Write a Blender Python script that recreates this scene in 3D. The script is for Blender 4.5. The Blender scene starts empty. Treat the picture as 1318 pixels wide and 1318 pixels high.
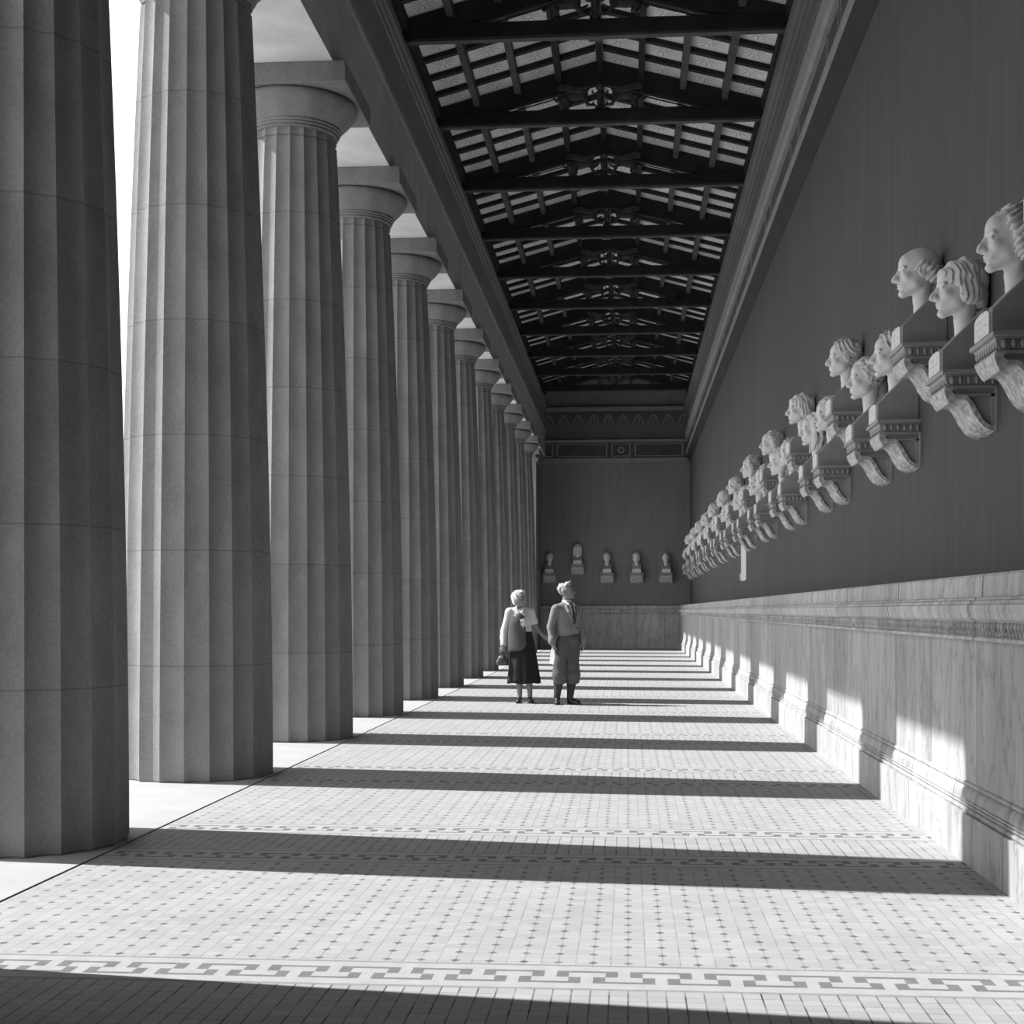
import bpy, bmesh, math, random
import numpy as np
from mathutils import Vector, Matrix

SC = bpy.context.scene
COL = SC.collection
random.seed(7)

# ------------------------------------------------------------------ camera, sky, sun, exposure
cam_d = bpy.data.cameras.new('camera')
cam_d.sensor_width = 36.0
cam_d.lens = 1830.0 / 1318.0 * 36.0
cam_d.clip_end = 500
cam = bpy.data.objects.new('camera', cam_d)
COL.objects.link(cam)
cam.location = (0, 0, 1.4)
cam.rotation_euler = (math.radians(90), 0, math.radians(4.670))
cam_d.shift_y = 127.0 / 1318.0                              # a level camera with a risen lens: verticals stay parallel
SC.camera = cam

world = bpy.data.worlds.new('sky')
SC.world = world
world.use_nodes = True
wn = world.node_tree.nodes
bg = wn.get('Background') or wn.new('ShaderNodeBackground')
bg.inputs[0].default_value = (1, 1, 1, 1)
bg.inputs[1].default_value = 1.0
_tc = wn.new('ShaderNodeTexCoord'); _sp = wn.new('ShaderNodeSeparateXYZ'); _rp = wn.new('ShaderNodeValToRGB')
world.node_tree.links.new(_tc.outputs['Generated'], _sp.inputs[0])
world.node_tree.links.new(_sp.outputs[2], _rp.inputs[0])
for _i, (_p, _v) in enumerate(((0.0, 1.9), (0.45, 1.8), (0.8, 0.9))):      # hazy bright horizon, darker zenith
    _e = _rp.color_ramp.elements[_i] if _i < 2 else _rp.color_ramp.elements.new(_p)
    _e.position = _p; _e.color = (_v, _v, _v, 1)
world.node_tree.links.new(_rp.outputs[0], bg.inputs[0])

sun_d = bpy.data.lights.new('sun', 'SUN')
sun_d.energy = 7.8
sun_d.angle = math.radians(0.53)
sun_d.color = (1, 1, 1)
sun = bpy.data.objects.new('sun', sun_d)
COL.objects.link(sun)
sun.location = (-30, 20, 40)
sun.rotation_euler = Vector((1.0, -0.132, -1.06)).to_track_quat('-Z', 'Y').to_euler()

vs = SC.view_settings
vs.view_transform = 'Standard'
vs.look = 'None'
vs.exposure = 0.0
vs.gamma = 1.0
vs.use_curve_mapping = False
SC.cycles.max_bounces = 10
SC.cycles.diffuse_bounces = 7
SC.cycles.use_denoising = True

# ------------------------------------------------------------------ layout numbers
BAY = 3.56
COLX = -3.685
def coly(k): return 8.36 + BAY * (k - 1)          # k = 1 is the nearest column in the photo
Y0, YE = -2.0, 53.5                                # hall, front to end wall
WX = 2.30                                          # face of the long wall
def trussy(k): return coly(k) + 0.82
XC = -0.46                                         # line of the ridge

# ------------------------------------------------------------------ materials
def nodes_of(name):
    m = bpy.data.materials.new(name)
    m.use_nodes = True
    nt = m.node_tree
    return m, nt, nt.nodes['Principled BSDF']

def g4(v): return (v, v, v, 1)

def N(nt, typ, **kw):
    n = nt.nodes.new(typ)
    for k, v in kw.items():
        if k == 'op': n.operation = v
        elif k.startswith('i'):
            n.inputs[int(k[1:])].default_value = v
        else: setattr(n, k, v)
    return n

def MATH(nt, op, a, b=None, c=None):
    n = nt.nodes.new('ShaderNodeMath'); n.operation = op
    for i, x in enumerate((a, b, c)):
        if x is None: continue
        if isinstance(x, (int, float)): n.inputs[i].default_value = x
        else: nt.links.new(x, n.inputs[i])
    return n.outputs[0]

def RAMP(nt, fac, stops, interp='LINEAR'):
    n = nt.nodes.new('ShaderNodeValToRGB')
    n.color_ramp.interpolation = interp
    els = n.color_ramp.elements
    while len(els) > 1: els.remove(els[-1])
    els[0].position = stops[0][0]; els[0].color = g4(stops[0][1])
    for p, v in stops[1:]:
        e = els.new(p); e.color = g4(v)
    nt.links.new(fac, n.inputs[0])
    return n.outputs[0]

def MIX(nt, fac, a, b):
    n = nt.nodes.new('ShaderNodeMix'); n.data_type = 'FLOAT'
    for i, x in ((0, fac), (2, a), (3, b)):
        if isinstance(x, (int, float)): n.inputs[i].default_value = x
        else: nt.links.new(x, n.inputs[i])
    return n.outputs[0]

def COORD(nt, which='Object', scale=(1, 1, 1), loc=(0, 0, 0)):
    t = nt.nodes.new('ShaderNodeTexCoord')
    mp = nt.nodes.new('ShaderNodeMapping')
    mp.inputs['Scale'].default_value = scale
    mp.inputs['Location'].default_value = loc
    nt.links.new(t.outputs[which], mp.inputs[0])
    return mp.outputs[0]

def NOISE(nt, vec, scale, detail=4, rough=0.55):
    n = nt.nodes.new('ShaderNodeTexNoise')
    n.inputs['Scale'].default_value = scale
    n.inputs['Detail'].default_value = detail
    n.inputs['Roughness'].default_value = rough
    nt.links.new(vec, n.inputs['Vector'])
    return n.outputs[0]

def SEP(nt, vec):
    s = nt.nodes.new('ShaderNodeSeparateXYZ'); nt.links.new(vec, s.inputs[0]); return s.outputs

def VAL2COL(nt, val, bsdf):
    c = nt.nodes.new('ShaderNodeCombineColor')
    for i in range(3): nt.links.new(val, c.inputs[i])
    nt.links.new(c.outputs[0], bsdf.inputs['Base Color'])

def BUMP(nt, h, bsdf, strength=0.3, dist=0.01):
    b = nt.nodes.new('ShaderNodeBump')
    b.inputs['Strength'].default_value = strength
    b.inputs['Distance'].default_value = dist
    nt.links.new(h, b.inputs['Height'])
    nt.links.new(b.outputs[0], bsdf.inputs['Normal'])

def stone(name, v, amp=0.25, scale=6.0, rough=0.8, bump=0.15, stretch=(1, 1, 1), fine=60.0, spec=0.2):
    """plain grey stone / plaster / cloth with soft mottling and a fine grain"""
    m, nt, b = nodes_of(name)
    vec = COORD(nt, 'Object', stretch)
    a = NOISE(nt, vec, scale, 5)
    f = NOISE(nt, vec, fine, 2)
    s = MATH(nt, 'ADD', MATH(nt, 'MULTIPLY', a, 0.75), MATH(nt, 'MULTIPLY', f, 0.25))
    val = RAMP(nt, s, [(0.28, v * (1 - amp)), (0.72, v * (1 + amp))])
    nt.links.new(val, b.inputs['Base Color'])
    b.inputs['Roughness'].default_value = rough
    b.inputs['Specular IOR Level'].default_value = spec
    if bump: BUMP(nt, s, b, bump, 0.01)
    return m

M = {}
M['wood'] = stone('dark_roof_timber', 0.03, 0.4, 3, 0.7, 0.2, (1, 1, 1))
M['wood_edge'] = stone('worn_timber_edge', 0.10, 0.3, 3, 0.6, 0.1)
M['bronze'] = stone('dark_carved_ornament', 0.07, 0.35, 9, 0.55, 0.2, spec=0.4)
M['bust'] = stone('bust_marble', 0.86, 0.07, 9, 0.55, 0.05, spec=0.35)
M['hairstone'] = stone('bust_hair_marble', 0.80, 0.1, 16, 0.6, 0.25, spec=0.3)
M['herm'] = stone('shaded_marble', 0.40, 0.15, 7, 0.6, 0.08, fine=90)  # bust marble darkened: shade on the side faces put into the colour
M['entab'] = stone('entablature_stone', 0.42, 0.2, 2.2, 0.85, 0.15)
M['soffit'] = stone('soffit_stone', 0.70, 0.2, 2.0, 0.85, 0.15)
M['band'] = stone('painted_band', 0.15, 0.25, 1.4, 0.85, 0.05, (1, 0.25, 1))
M['fillet'] = stone('painted_fillet', 0.30, 0.15, 3, 0.8, 0.05)
M['bandpanel'] = stone('painted_band_panel', 0.10, 0.25, 2, 0.85, 0.05)
M['slab'] = stone('stylobate_marble', 0.42, 0.10, 3, 0.7, 0.06)
M['gravel'] = stone('pale_gravel', 0.40, 0.15, 2, 0.95, 0.2)
M['plaque'] = stone('white_tablet', 0.8, 0.05, 6, 0.6, 0.02)
M['underband'] = stone('shaded_underside', 0.045, 0.2, 2, 0.8, 0.05)  # shadow under the fillet put into the colour
M['frieze_left'] = stone('frieze_stone', 0.24, 0.2, 1.6, 0.85, 0.05, (1, 0.3, 1))
M['roofing'] = stone('roof_covering', 0.3, 0.2, 3, 0.8, 0.1)

def mat_carved(name, v, scale):
    m, nt, b = nodes_of(name)
    vec = COORD(nt, 'Object')
    vo = nt.nodes.new('ShaderNodeTexVoronoi')
    vo.feature = 'SMOOTH_F1'
    vo.inputs['Scale'].default_value = scale
    nt.links.new(vec, vo.inputs['Vector'])
    n = NOISE(nt, vec, scale * 0.7, 3)
    s = MATH(nt, 'ADD', vo.outputs[0], MATH(nt, 'MULTIPLY', n, 0.6))
    val = RAMP(nt, s, [(0.3, v), (0.9, v * 0.5)])
    nt.links.new(val, b.inputs['Base Color'])
    b.inputs['Roughness'].default_value = 0.65
    BUMP(nt, s, b, 0.8, 0.02)
    return m
M['carved'] = mat_carved('carved_acanthus_marble', 0.88, 30)

def mat_inscribed(name, v):
    m, nt, b = nodes_of(name)
    o = SEP(nt, COORD(nt, 'Object'))
    row = MATH(nt, 'FRACT', MATH(nt, 'MULTIPLY', o[2], 27.0))
    inrow = MATH(nt, 'MULTIPLY', MATH(nt, 'GREATER_THAN', row, 0.35), MATH(nt, 'LESS_THAN', row, 0.8))
    n = NOISE(nt, COORD(nt, 'Object', (1, 85, 30)), 1.0, 1)
    cut = MATH(nt, 'MULTIPLY', inrow, MATH(nt, 'GREATER_THAN', n, 0.54))
    side = MATH(nt, 'LESS_THAN', MATH(nt, 'ABSOLUTE', o[1]), 0.115)
    cut = MATH(nt, 'MULTIPLY', cut, side)
    val = MIX(nt, cut, v, v * 0.62)
    VAL2COL(nt, val, b)
    b.inputs['Roughness'].default_value = 0.6
    return m
M['nameplate'] = mat_inscribed('inscribed_marble', 0.86)

def mat_column():
    m, nt, b = nodes_of('column_limestone')
    vec = COORD(nt, 'Object')
    o = SEP(nt, vec)
    a = NOISE(nt, COORD(nt, 'Object', (1, 1, 0.45)), 5, 5)
    f = NOISE(nt, vec, 45, 3)
    oi = nt.nodes.new('ShaderNodeObjectInfo')
    dr = MATH(nt, 'DIVIDE', o[2], 0.947)
    idn = nt.nodes.new('ShaderNodeTexWhiteNoise'); idn.noise_dimensions = '2D'
    cv = nt.nodes.new('ShaderNodeCombineXYZ')
    nt.links.new(MATH(nt, 'FLOOR', dr), cv.inputs[0]); nt.links.new(oi.outputs['Random'], cv.inputs[1])
    nt.links.new(cv.outputs[0], idn.inputs['Vector'])
    jn = MATH(nt, 'ABSOLUTE', MATH(nt, 'SUBTRACT', MATH(nt, 'FRACT', MATH(nt, 'ADD', dr, 0.5)), 0.5))
    joint = MATH(nt, 'LESS_THAN', jn, 0.006)
    v = MATH(nt, 'ADD', MATH(nt, 'MULTIPLY', a, 0.16), MATH(nt, 'MULTIPLY', f, 0.12))
    v = MATH(nt, 'ADD', v, MATH(nt, 'MULTIPLY', idn.outputs[0], 0.025))
    v = MATH(nt, 'ADD', v, 0.075)
    v = MIX(nt, MATH(nt, 'MULTIPLY', joint, 0.4), v, 0.08)
    VAL2COL(nt, v, b)
    b.inputs['Roughness'].default_value = 0.85
    b.inputs['Specular IOR Level'].default_value = 0.15
    h = MATH(nt, 'SUBTRACT', MATH(nt, 'ADD', a, MATH(nt, 'MULTIPLY', f, 0.6)), MATH(nt, 'MULTIPLY', joint, 0.5))
    BUMP(nt, h, b, 0.25, 0.012)
    return m
M['column'] = mat_column()

def mat_wall(name, v):
    m, nt, b = nodes_of(name)
    vec = COORD(nt, 'Object')
    st = NOISE(nt, COORD(nt, 'Object', (3.0, 3.0, 0.22)), 2.2, 5, 0.6)
    bl = NOISE(nt, vec, 0.5, 4)
    f = NOISE(nt, vec, 30, 3)
    s = MATH(nt, 'ADD', MATH(nt, 'MULTIPLY', st, 0.5), MATH(nt, 'ADD', MATH(nt, 'MULTIPLY', bl, 0.35), MATH(nt, 'MULTIPLY', f, 0.15)))
    val = RAMP(nt, s, [(0.3, v * 0.78), (0.7, v * 1.22)])
    nt.links.new(val, b.inputs['Base Color'])
    b.inputs['Roughness'].default_value = 0.75
    b.inputs['Specular IOR Level'].default_value = 0.2
    return m
M['wall'] = mat_wall('dark_painted_plaster', 0.105)
M['endwall'] = mat_wall('dark_painted_end_plaster', 0.25)

def mat_dado(name, axis, v, off, pitch=1.19):
    """marble slabs standing side by side with dark joints and grey veins"""
    m, nt, b = nodes_of(name)
    vec = COORD(nt, 'Object')
    o = SEP(nt, vec)
    u = MATH(nt, 'DIVIDE', MATH(nt, 'SUBTRACT', o[axis], off), pitch)
    idn = nt.nodes.new('ShaderNodeTexWhiteNoise'); idn.noise_dimensions = '1D'
    nt.links.new(MATH(nt, 'FLOOR', u), idn.inputs['W'])
    jn = MATH(nt, 'ABSOLUTE', MATH(nt, 'SUBTRACT', MATH(nt, 'FRACT', MATH(nt, 'ADD', u, 0.5)), 0.5))
    joint = MATH(nt, 'LESS_THAN', jn, 0.006)
    st = NOISE(nt, COORD(nt, 'Object', (3.5, 3.5, 0.35)), 1.6, 5, 0.65)
    ve = NOISE(nt, COORD(nt, 'Object', (1.6, 1.6, 0.6)), 2.3, 6, 0.6)
    vein = MATH(nt, 'ABSOLUTE', MATH(nt, 'SUBTRACT', ve, 0.5))
    vein = RAMP(nt, vein, [(0.0, 0.0), (0.018, 0.75), (0.06, 1.0)])
    f = NOISE(nt, vec, 50, 3)
    val = RAMP(nt, st, [(0.3, v * 0.74), (0.7, v * 1.14)])
    val = MATH(nt, 'MULTIPLY', val, MATH(nt, 'ADD', 0.86, MATH(nt, 'MULTIPLY', idn.outputs[0], 0.2)))
    val = MATH(nt, 'MULTIPLY', val, MIX(nt, 0.35, 1.0, vein))
    val = MATH(nt, 'MULTIPLY', val, MATH(nt, 'ADD', 0.9, MATH(nt, 'MULTIPLY', f, 0.2)))
    val = MIX(nt, joint, val, v * 0.3)
    VAL2COL(nt, val, b)
    b.inputs['Roughness'].default_value = 0.6
    b.inputs['Specular IOR Level'].default_value = 0.3
    BUMP(nt, MATH(nt, 'SUBTRACT', MATH(nt, 'MULTIPLY', st, 0.4), joint), b, 0.2, 0.01)
    return m
M['dado'] = mat_dado('dado_marble', 1, 0.50, 8.0)
M['dado_cap'] = mat_dado('dado_cap_marble', 1, 0.62, 7.9, 2.4)
M['plinth'] = mat_dado('plinth_marble', 1, 0.50, 8.45, 1.19)
M['dado_end'] = mat_dado('end_dado_marble', 0, 0.6, 0.33, 1.02)

def mat_tile(name, kind):
    """floor tiles: kind 'field' has a dark dot on every other corner, 'plain' only joints"""
    m, nt, b = nodes_of(name)
    vec = COORD(nt, 'Object')
    o = SEP(nt, vec)
    P = 0.138
    wob = NOISE(nt, vec, 1.3, 3)
    grime = NOISE(nt, COORD(nt, 'Object', (1, 1, 1), (3, 1, 0)), 7.0, 4)
    # a dark cut on some joints only, where dirt has collected
    def cellfrac(val, p, off=0.0):
        return MATH(nt, 'ABSOLUTE', MATH(nt, 'SUBTRACT', MATH(nt, 'FRACT', MATH(nt, 'ADD', MATH(nt, 'DIVIDE', val, p), 0.5 + off)), 0.5))
    jx = MATH(nt, 'LESS_THAN', cellfrac(o[0], P / 2), 0.034 if kind == 'field' else 0.045)
    jy = MATH(nt, 'LESS_THAN', cellfrac(o[1], P / 2), 0.03)
    j = MATH(nt, 'MAXIMUM', jx, MATH(nt, 'MULTIPLY', jy, 0.6))
    tid = nt.nodes.new('ShaderNodeTexWhiteNoise'); tid.noise_dimensions = '2D'
    cv = nt.nodes.new('ShaderNodeCombineXYZ')
    nt.links.new(MATH(nt, 'FLOOR', MATH(nt, 'DIVIDE', o[0], P / 2)), cv.inputs[0])
    nt.links.new(MATH(nt, 'FLOOR', MATH(nt, 'DIVIDE', o[1], P / 2)), cv.inputs[1])
    nt.links.new(cv.outputs[0], tid.inputs['Vector'])
    base = 0.37 if kind == 'field' else 0.36
    val = MATH(nt, 'ADD', base, MATH(nt, 'MULTIPLY', MATH(nt, 'SUBTRACT', tid.outputs[0], 0.5), 0.05))
    val = MATH(nt, 'ADD', val, MATH(nt, 'MULTIPLY', MATH(nt, 'SUBTRACT', wob, 0.5), 0.09))
    dirt = RAMP(nt, grime, [(0.35, 0.25), (0.65, 1.0)])
    if kind == 'field':
        cx = MATH(nt, 'MULTIPLY', cellfrac(o[0], P), P)
        cy = MATH(nt, 'MULTIPLY', cellfrac(o[1], P), P)
        dia = MATH(nt, 'LESS_THAN', MATH(nt, 'ADD', cx, cy), 0.0215)
        val = MIX(nt, MATH(nt, 'MULTIPLY', j, dirt), val, 0.21)
        val = MIX(nt, MATH(nt, 'MULTIPLY', dia, MATH(nt, 'ADD', 0.5, MATH(nt, 'MULTIPLY', dirt, 0.5))), val, 0.11)
    else:
        val = MIX(nt, MATH(nt, 'MULTIPLY', j, dirt), val, 0.05)
    VAL2COL(nt, val, b)
    b.inputs['Roughness'].default_value = 0.75
    b.inputs['Specular IOR Level'].default_value = 0.2
    BUMP(nt, MATH(nt, 'MULTIPLY', j, -1.0), b, 0.25, 0.004)
    return m
M['tile_field'] = mat_tile('dotted_floor_tiles', 'field')
M['tile_plain'] = mat_tile('plain_floor_tiles', 'plain')
M['tile_dark'] = stone('meander_dark_tiles', 0.17, 0.2, 12, 0.75, 0.05)
M['tile_light'] = stone('meander_light_tiles', 0.385, 0.1, 12, 0.75, 0.05)
M['tile_line'] = stone('meander_line_tiles', 0.24, 0.15, 12, 0.75, 0.05)
M['joint'] = stone('dark_joint', 0.08, 0.2, 12, 0.9, 0.0)

def mat_star():
    m, nt, b = nodes_of('painted_star_coffers')
    o = SEP(nt, COORD(nt, 'Object'))
    u = MATH(nt, 'DIVIDE', MATH(nt, 'SUBTRACT', o[0], XC), 0.675)
    v = MATH(nt, 'DIVIDE', MATH(nt, 'SUBTRACT', o[1], trussy(0)), BAY / 5)
    def cen(x): return MATH(nt, 'MULTIPLY', MATH(nt, 'SUBTRACT', MATH(nt, 'FRACT', x), 0.5), 1.0)
    cu, cvv = cen(u), cen(v)
    th = MATH(nt, 'ARCTAN2', cvv, cu)
    r = MATH(nt, 'SQRT', MATH(nt, 'ADD', MATH(nt, 'MULTIPLY', cu, cu), MATH(nt, 'MULTIPLY', cvv, cvv)))
    s = MATH(nt, 'ABSOLUTE', MATH(nt, 'SINE', MATH(nt, 'MULTIPLY', th, 6.0)))
    w = MATH(nt, 'SUBTRACT', 0.55, MATH(nt, 'MULTIPLY', r, 1.5))
    ray = MATH(nt, 'LESS_THAN', s, w)
    ray = MATH(nt, 'MULTIPLY', ray, MATH(nt, 'GREATER_THAN', r, 0.05))
    n = NOISE(nt, COORD(nt, 'Object'), 1.5, 3)
    base = RAMP(nt, n, [(0.3, 0.74), (0.7, 0.9)])
    val = MIX(nt, ray, base, 0.16)
    VAL2COL(nt, val, b)
    b.inputs['Roughness'].default_value = 0.8
    return m
M['star'] = mat_star()

def mat_egg_band(name, v, axis, pitch):
    m, nt, b = nodes_of(name)
    o = SEP(nt, COORD(nt, 'Object'))
    w = MATH(nt, 'ABSOLUTE', MATH(nt, 'SINE', MATH(nt, 'MULTIPLY', o[axis], math.pi / pitch)))
    val = RAMP(nt, w, [(0.1, v * 0.55), (0.6, v * 1.1)])
    nt.links.new(val, b.inputs['Base Color'])
    b.inputs['Roughness'].default_value = 0.8
    BUMP(nt, w, b, 0.6, 0.02)
    return m
M['bead'] = mat_egg_band('beaded_moulding', 0.27, 1, 0.07)

def mat_palmette(name, axis, off):
    m, nt, b = nodes_of(name)
    o = SEP(nt, COORD(nt, 'Object'))
    p = 0.56
    u = MATH(nt, 'SUBTRACT', MATH(nt, 'FRACT', MATH(nt, 'DIVIDE', MATH(nt, 'SUBTRACT', o[axis], off), p)), 0.5)
    v = MATH(nt, 'DIVIDE', MATH(nt, 'SUBTRACT', o[2], 8.15), 0.66)
    arch = MATH(nt, 'SUBTRACT', v, MATH(nt, 'SUBTRACT', 0.85, MATH(nt, 'MULTIPLY', MATH(nt, 'MULTIPLY', u, u), 3.2)))
    line = MATH(nt, 'LESS_THAN', MATH(nt, 'ABSOLUTE', arch), 0.06)
    th = MATH(nt, 'ARCTAN2', u, MATH(nt, 'ADD', v, 0.05))
    leaf = MATH(nt, 'GREATER_THAN', MATH(nt, 'SINE', MATH(nt, 'MULTIPLY', th, 17.0)), 0.1)
    leaf = MATH(nt, 'MULTIPLY', leaf, MATH(nt, 'LESS_THAN', arch, -0.1))
    val = MIX(nt, MATH(nt, 'MAXIMUM', line, MATH(nt, 'MULTIPLY', leaf, 0.7)), 0.11, 0.24)
    VAL2COL(nt, val, b)
    b.inputs['Roughness'].default_value = 0.85
    return m
M['palmette_end'] = mat_palmette('painted_palmette_frieze_end', 0, 0.1)
M['palmette'] = mat_palmette('painted_palmette_frieze', 1, 0.1)

# people
M['skin'] = stone('skin', 0.27, 0.08, 8, 0.6, 0.0)
M['hair_fair'] = stone('fair_hair', 0.55, 0.25, 30, 0.6, 0.3)
M['hair_brown'] = stone('brown_hair', 0.42, 0.3, 30, 0.55, 0.3)
M['lit_wool'] = stone('sunlit_jacket_wool', 0.62, 0.08, 14, 0.9, 0.1)  # lighter copy of the jacket wool: sunlight on the sleeve put into colour
M['grey_wool'] = stone('grey_wool', 0.10, 0.1, 14, 0.9, 0.1)
M['blouse'] = stone('white_blouse', 0.72, 0.1, 30, 0.85, 0.3)
M['black_cloth'] = stone('black_wool', 0.028, 0.2, 10, 0.9, 0.1)
M['dark_tweed'] = stone('dark_tweed', 0.24, 0.3, 40, 0.9, 0.2)
M['mid_tweed'] = stone('mid_tweed', 0.11, 0.25, 40, 0.9, 0.2)
M['shirt'] = stone('white_shirt', 0.7, 0.05, 12, 0.85, 0.05)
M['sock'] = stone('dark_sock', 0.06, 0.2, 30, 0.9, 0.1)
M['leather'] = stone('black_leather', 0.025, 0.2, 12, 0.35, 0.1, spec=0.5)
M['bagleather'] = stone('bag_leather', 0.07, 0.3, 12, 0.4, 0.1, spec=0.5)
M['paper'] = stone('white_paper', 0.78, 0.05, 12, 0.8, 0.05)
M['eye'] = stone('eye_dark', 0.03, 0.1, 10, 0.2, 0.0, spec=0.5)

# ------------------------------------------------------------------ mesh helpers
def link(name, me, parent=None):
    o = bpy.data.objects.new(name, me)
    COL.objects.link(o)
    if parent is not None: o.parent = parent
    return o

def tag(o, label=None, cat=None, group=None, kind='thing'):
    if label: o['label'] = label
    if cat: o['category'] = cat
    if group: o['group'] = group
    if kind: o['kind'] = kind
    return o

def empty(name, loc=(0, 0, 0), rz=0.0):
    o = bpy.data.objects.new(name, None)
    o.empty_display_size = 0.2
    COL.objects.link(o)
    o.location = loc
    o.rotation_euler = (0, 0, rz)
    return o

class MB:
    """collects geometry and becomes ONE mesh object"""
    def __init__(s): s.v = []; s.f = []; s.mi = []; s.mats = []
    def add(s, vs_, fs, mi=0):
        b = len(s.v)
        s.v.extend([tuple(map(float, p)) for p in vs_])
        for f in fs:
            s.f.append([b + i for i in f]); s.mi.append(mi)
    def box(s, x0, x1, y0, y1, z0, z1, mi=0):
        s.add([(x0, y0, z0), (x1, y0, z0), (x1, y1, z0), (x0, y1, z0), (x0, y0, z1), (x1, y0, z1), (x1, y1, z1), (x0, y1, z1)],
              [(0, 3, 2, 1), (4, 5, 6, 7), (0, 1, 5, 4), (1, 2, 6, 5), (2, 3, 7, 6), (3, 0, 4, 7)], mi)
    def prism_y(s, prof, y0, y1, mi=0, closed=True):
        """profile of (x, z) points, counter-clockwise seen from -y, swept along y"""
        n = len(prof)
        vs_ = [(x, y0, z) for x, z in prof] + [(x, y1, z) for x, z in prof]
        fs = [(i, (i + 1) % n, n + (i + 1) % n, n + i) for i in range(n)]
        fs.append(tuple(range(n - 1, -1, -1))[::-1][::-1]); fs.append(tuple(range(n, 2 * n)))
        s.add(vs_, fs, mi)
    def prism_x(s, prof, x0, x1, mi=0):
        n = len(prof)
        vs_ = [(x0, y, z) for y, z in prof] + [(x1, y, z) for y, z in prof]
        fs = [(i, (i + 1) % n, n + (i + 1) % n, n + i) for i in range(n)]
        fs.append(tuple(range(n))[::-1]); fs.append(tuple(range(n, 2 * n)))
        s.add(vs_, fs, mi)
    def lathe(s, prof, n=32, c=(0, 0, 0), mi=0):
        vs_ = []; fs = []
        for r, z in prof:
            for i in range(n):
                a = 2 * math.pi * i / n
                vs_.append((c[0] + r * math.cos(a), c[1] + r * math.sin(a), c[2] + z))
        m = len(prof)
        for j in range(m - 1):
            for i in range(n):
                k = (i + 1) % n
                fs.append((j * n + i, j * n + k, (j + 1) * n + k, (j + 1) * n + i))
        fs.append(tuple(range(n))[::-1]); fs.append(tuple((m - 1) * n + i for i in range(n)))
        s.add(vs_, fs, mi)
    def rings(s, rings, mi=0, cap=True, closed=True):
        """loft through equal-length rings of points"""
        n = len(rings[0]); vs_ = []; fs = []
        for r in rings: vs_.extend(r)
        for j in range(len(rings) - 1):
            for i in range(n if closed else n - 1):
                k = (i + 1) % n
                fs.append((j * n + i, j * n + k, (j + 1) * n + k, (j + 1) * n + i))
        if cap:
            fs.append(tuple(range(n))[::-1]); fs.append(tuple((len(rings) - 1) * n + i for i in range(n)))
        s.add(vs_, fs, mi)
    def tube(s, pts, rad, n=10, mi=0):
        pts = [Vector(p) for p in pts]
        if isinstance(rad, (int, float)): rad = [rad] * len(pts)
        rs = []; up = Vector((0, 0, 1))
        for i, p in enumerate(pts):
            t = (pts[min(i + 1, len(pts) - 1)] - pts[max(i - 1, 0)]).normalized()
            a = t.cross(up)
            if a.length < 1e-3: a = t.cross(Vector((0, 1, 0)))
            a.normalize(); b = t.cross(a).normalized()
            rs.append([p + (a * math.cos(2 * math.pi * k / n) + b * math.sin(2 * math.pi * k / n)) * rad[i] for k in range(n)])
        s.rings(rs, mi)
    def ell(s, c, r, nu=10, nv=6, mi=0):
        vs_ = [(c[0], c[1], c[2] - r[2])]; fs = []
        for j in range(1, nv):
            ph = -math.pi / 2 + math.pi * j / nv
            for i in range(nu):
                th = 2 * math.pi * i / nu
                vs_.append((c[0] + r[0] * math.cos(ph) * math.cos(th), c[1] + r[1] * math.cos(ph) * math.sin(th), c[2] + r[2] * math.sin(ph)))
        vs_.append((c[0], c[1], c[2] + r[2])); L = len(vs_) - 1
        for i in range(nu):
            k = (i + 1) % nu
            fs.append((0, 1 + k, 1 + i))
            for j in range(nv - 2):
                a = 1 + j * nu
                fs.append((a + i, a + k, a + nu + k, a + nu + i))
            fs.append((L, 1 + (nv - 2) * nu + i, 1 + (nv - 2) * nu + k))
        s.add(vs_, fs, mi)
    def mesh(s, name, mats, smooth=False, bevel=0.0, recalc=True):
        me = bpy.data.meshes.new(name)
        me.from_pydata(s.v, [], s.f)
        if recalc or bevel:
            bm = bmesh.new(); bm.from_mesh(me)
            if bevel:
                ed = [e for e in bm.edges if len(e.link_faces) == 2 and e.calc_face_angle(0) > 0.6]
                bmesh.ops.bevel(bm, geom=ed, offset=bevel, segments=1, affect='EDGES', clamp_overlap=True)
            if recalc: bmesh.ops.recalc_face_normals(bm, faces=bm.faces)
            bm.to_mesh(me); bm.free()
        if not bevel and len(set(s.mi)) > 1: me.polygons.foreach_set('material_index', s.mi)
        for m_ in (mats if isinstance(mats, (list, tuple)) else [mats]): me.materials.append(m_)
        if smooth:
            me.polygons.foreach_set('use_smooth', [True] * len(me.polygons))
        me.update()
        return me
    def obj(s, name, mats, parent=None, smooth=False, bevel=0.0, recalc=True):
        return link(name, s.mesh(name, mats, smooth, bevel, recalc), parent)

def copy_tree(root, loc=None, rz=None, label=None, group=None):
    def rec(o, par):
        c = o.copy(); COL.objects.link(c)
        if par is not None: c.parent = par
        for ch in list(o.children): rec(ch, c)
        return c
    r = rec(root, None)
    if loc is not None: r.location = loc
    if rz is not None: r.rotation_euler = (0, 0, rz)
    if label: r['label'] = label
    if group: r['group'] = group
    return r

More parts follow.
